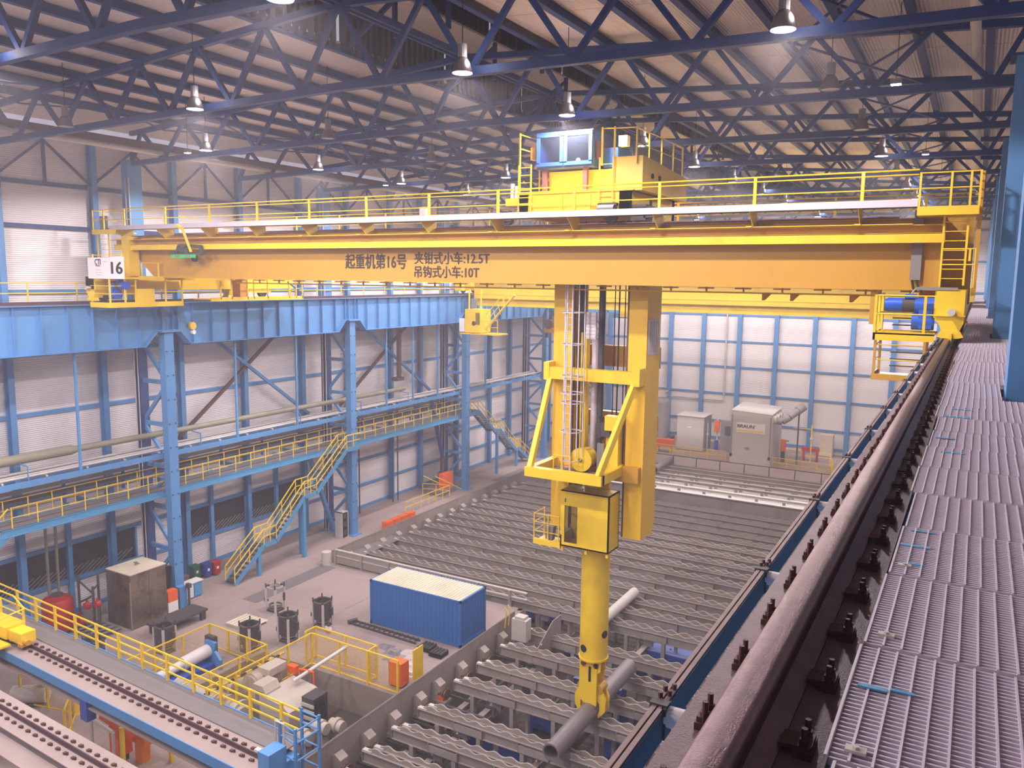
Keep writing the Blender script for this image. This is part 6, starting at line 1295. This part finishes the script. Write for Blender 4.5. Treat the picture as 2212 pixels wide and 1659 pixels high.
fr = thing('corner_railing', 'yellow railing with mesh right of the BRAUN cabinet', 'railing', (-14.8, 87, 0)); handrail(fr, [(-17.6, 86.6, 0), (-11.5, 86.0, 0), (-12.6, 91.8, 0), (-17.0, 92.0, 0)], 1.1, 'yellow', 1.6); part('screen', MB().bar((-17.6, 86.6, .55), (-11.5, 86.0, .55), .012, .95), 'screenY', fr)
part('corner_post', MB().box(-11.65, -11.4, 85.9, 86.1, 0, 1.25), 'yellow', fr)
br = thing('black_railing', 'thin black railing along the edge of the far platform', 'railing', (-20, 82.2, 0)); handrail(br, [(-29.5, 82.4, 0), (-7, 82.4, 0)], .95, 'black', 2.55, (1.0,), .03, .07)
t = thing('orange_hose_reel', 'orange hose reel on a post right of the BRAUN cabinet', 'reel', (-17.2, 89.9, 0)); part('reel', MB().box(-17.45, -16.95, 89.7, 90.1, 1.2, 2.5), 'orange', t); part('stand', MB().box(-17.4, -17.0, 89.75, 90.05, 0, 1.2), 'dgrey', t); part('green_light', MB().box(-16.9, -16.6, 89.7, 89.8, 2.35, 2.5), 'green', t)
t = thing('orange_wall_box', 'orange box on the grey control cabinet between the cabins', 'box', (-25.0, 92.2, 0)); part('box', MB().box(-25.4, -24.8, 91.9, 92.1, 2.2, 3.5), 'orange', t); part('post', MB().box(-25.2, -25.0, 92.1, 92.2, 0, 3.6), 'pale', t); part('blue_case', MB().box(-25.3, -24.9, 91.8, 92.1, .1, 1.2), 'pitblue', t)
t = thing('control_cabinet', 'grey control cabinet with dark window left of the BRAUN cabinet', 'cabinet', (-23.7, 92, 0)); part('body', MB().box(-24.6, -22.7, 91.7, 92.5, .05, 3.6), 'grey', t); part('screen_panel', MB().box(-24.1, -23.2, 91.66, 91.7, 1.9, 3.0), 'dgrey', t); part('base', MB().box(-24.6, -22.7, 91.7, 92.5, 0, .05), 'dgrey', t)
t = thing('signal_post', 'yellow signal post with crossarm right of the BRAUN cabinet', 'post', (-14.6, 91.5, 0)); part('pole', MB().cyl((-14.6, 91.5, 0), (-14.6, 91.5, 4.1), .07, 8), 'yellow', t); part('head', MB().box(-14.75, -14.45, 91.4, 91.6, 2.5, 2.7), 'white', t); part('arm', MB().box(-16.6, -14.6, 91.47, 91.53, 3.6, 3.66), 'yellow', t)
t = thing('far_signal_post', 'pale signal post between the two grey cabins', 'post', (-25.9, 92.0, 0)); part('pole', MB().cyl((-25.9, 91.0, 0), (-25.9, 91.0, 3.3), .07, 8), 'pale', t); part('head', MB().box(-26.05, -25.75, 90.9, 91.1, 1.9, 2.05), 'pale', t)
t = thing('orange_bench', 'low orange red bench behind the right railing', 'bench', (-14.7, 91.9, 0)); part('top', MB().box(-15.6, -13.8, 91.8, 92.3, 1.1, 1.5), 'red', t); part('legs', MB().box(-15.5, -15.3, 91.8, 92.3, 0, 1.1).box(-14.1, -13.9, 91.8, 92.3, 0, 1.1), 'red', t)
t = thing('beige_locker', 'beige locker against the end wall at the far right', 'locker', (-13.5, 95.5, 0)); part('body', MB().box(-14.3, -12.9, 95.2, 96.2, .05, 2.5), 'controof', t); part('door', MB().box(-14.25, -12.95, 95.17, 95.2, .15, 2.4), 'controof', t); part('plinth', MB().box(-14.3, -12.9, 95.2, 96.2, 0, .05), 'dgrey', t)
t = thing('orange_skip', 'bright orange box with yellow posts at the left of the far platform', 'box', (-30.2, 87.8, 0)); part('box', MB().box(-31.0, -28.9, 87.6, 88.4, .7, 1.5), 'orange', t); part('leg', MB().box(-30.8, -30.6, 87.7, 88.3, 0, .7).box(-29.3, -29.1, 87.7, 88.3, 0, .7), 'yellow', t)
t = thing('downpipe', 'thin grey downpipe with side branch on the end wall', 'pipe', (-25.6, 96, 5)); part('vertical', MB().cyl((-25.75, 96.7, 5.2), (-25.75, 96.7, 16.0), .1, 8), 'pale', t); part('branch', MB().cyl((-32.5, 96.75, 5.2), (-25.75, 96.75, 5.2), .08, 8), 'pale', t)
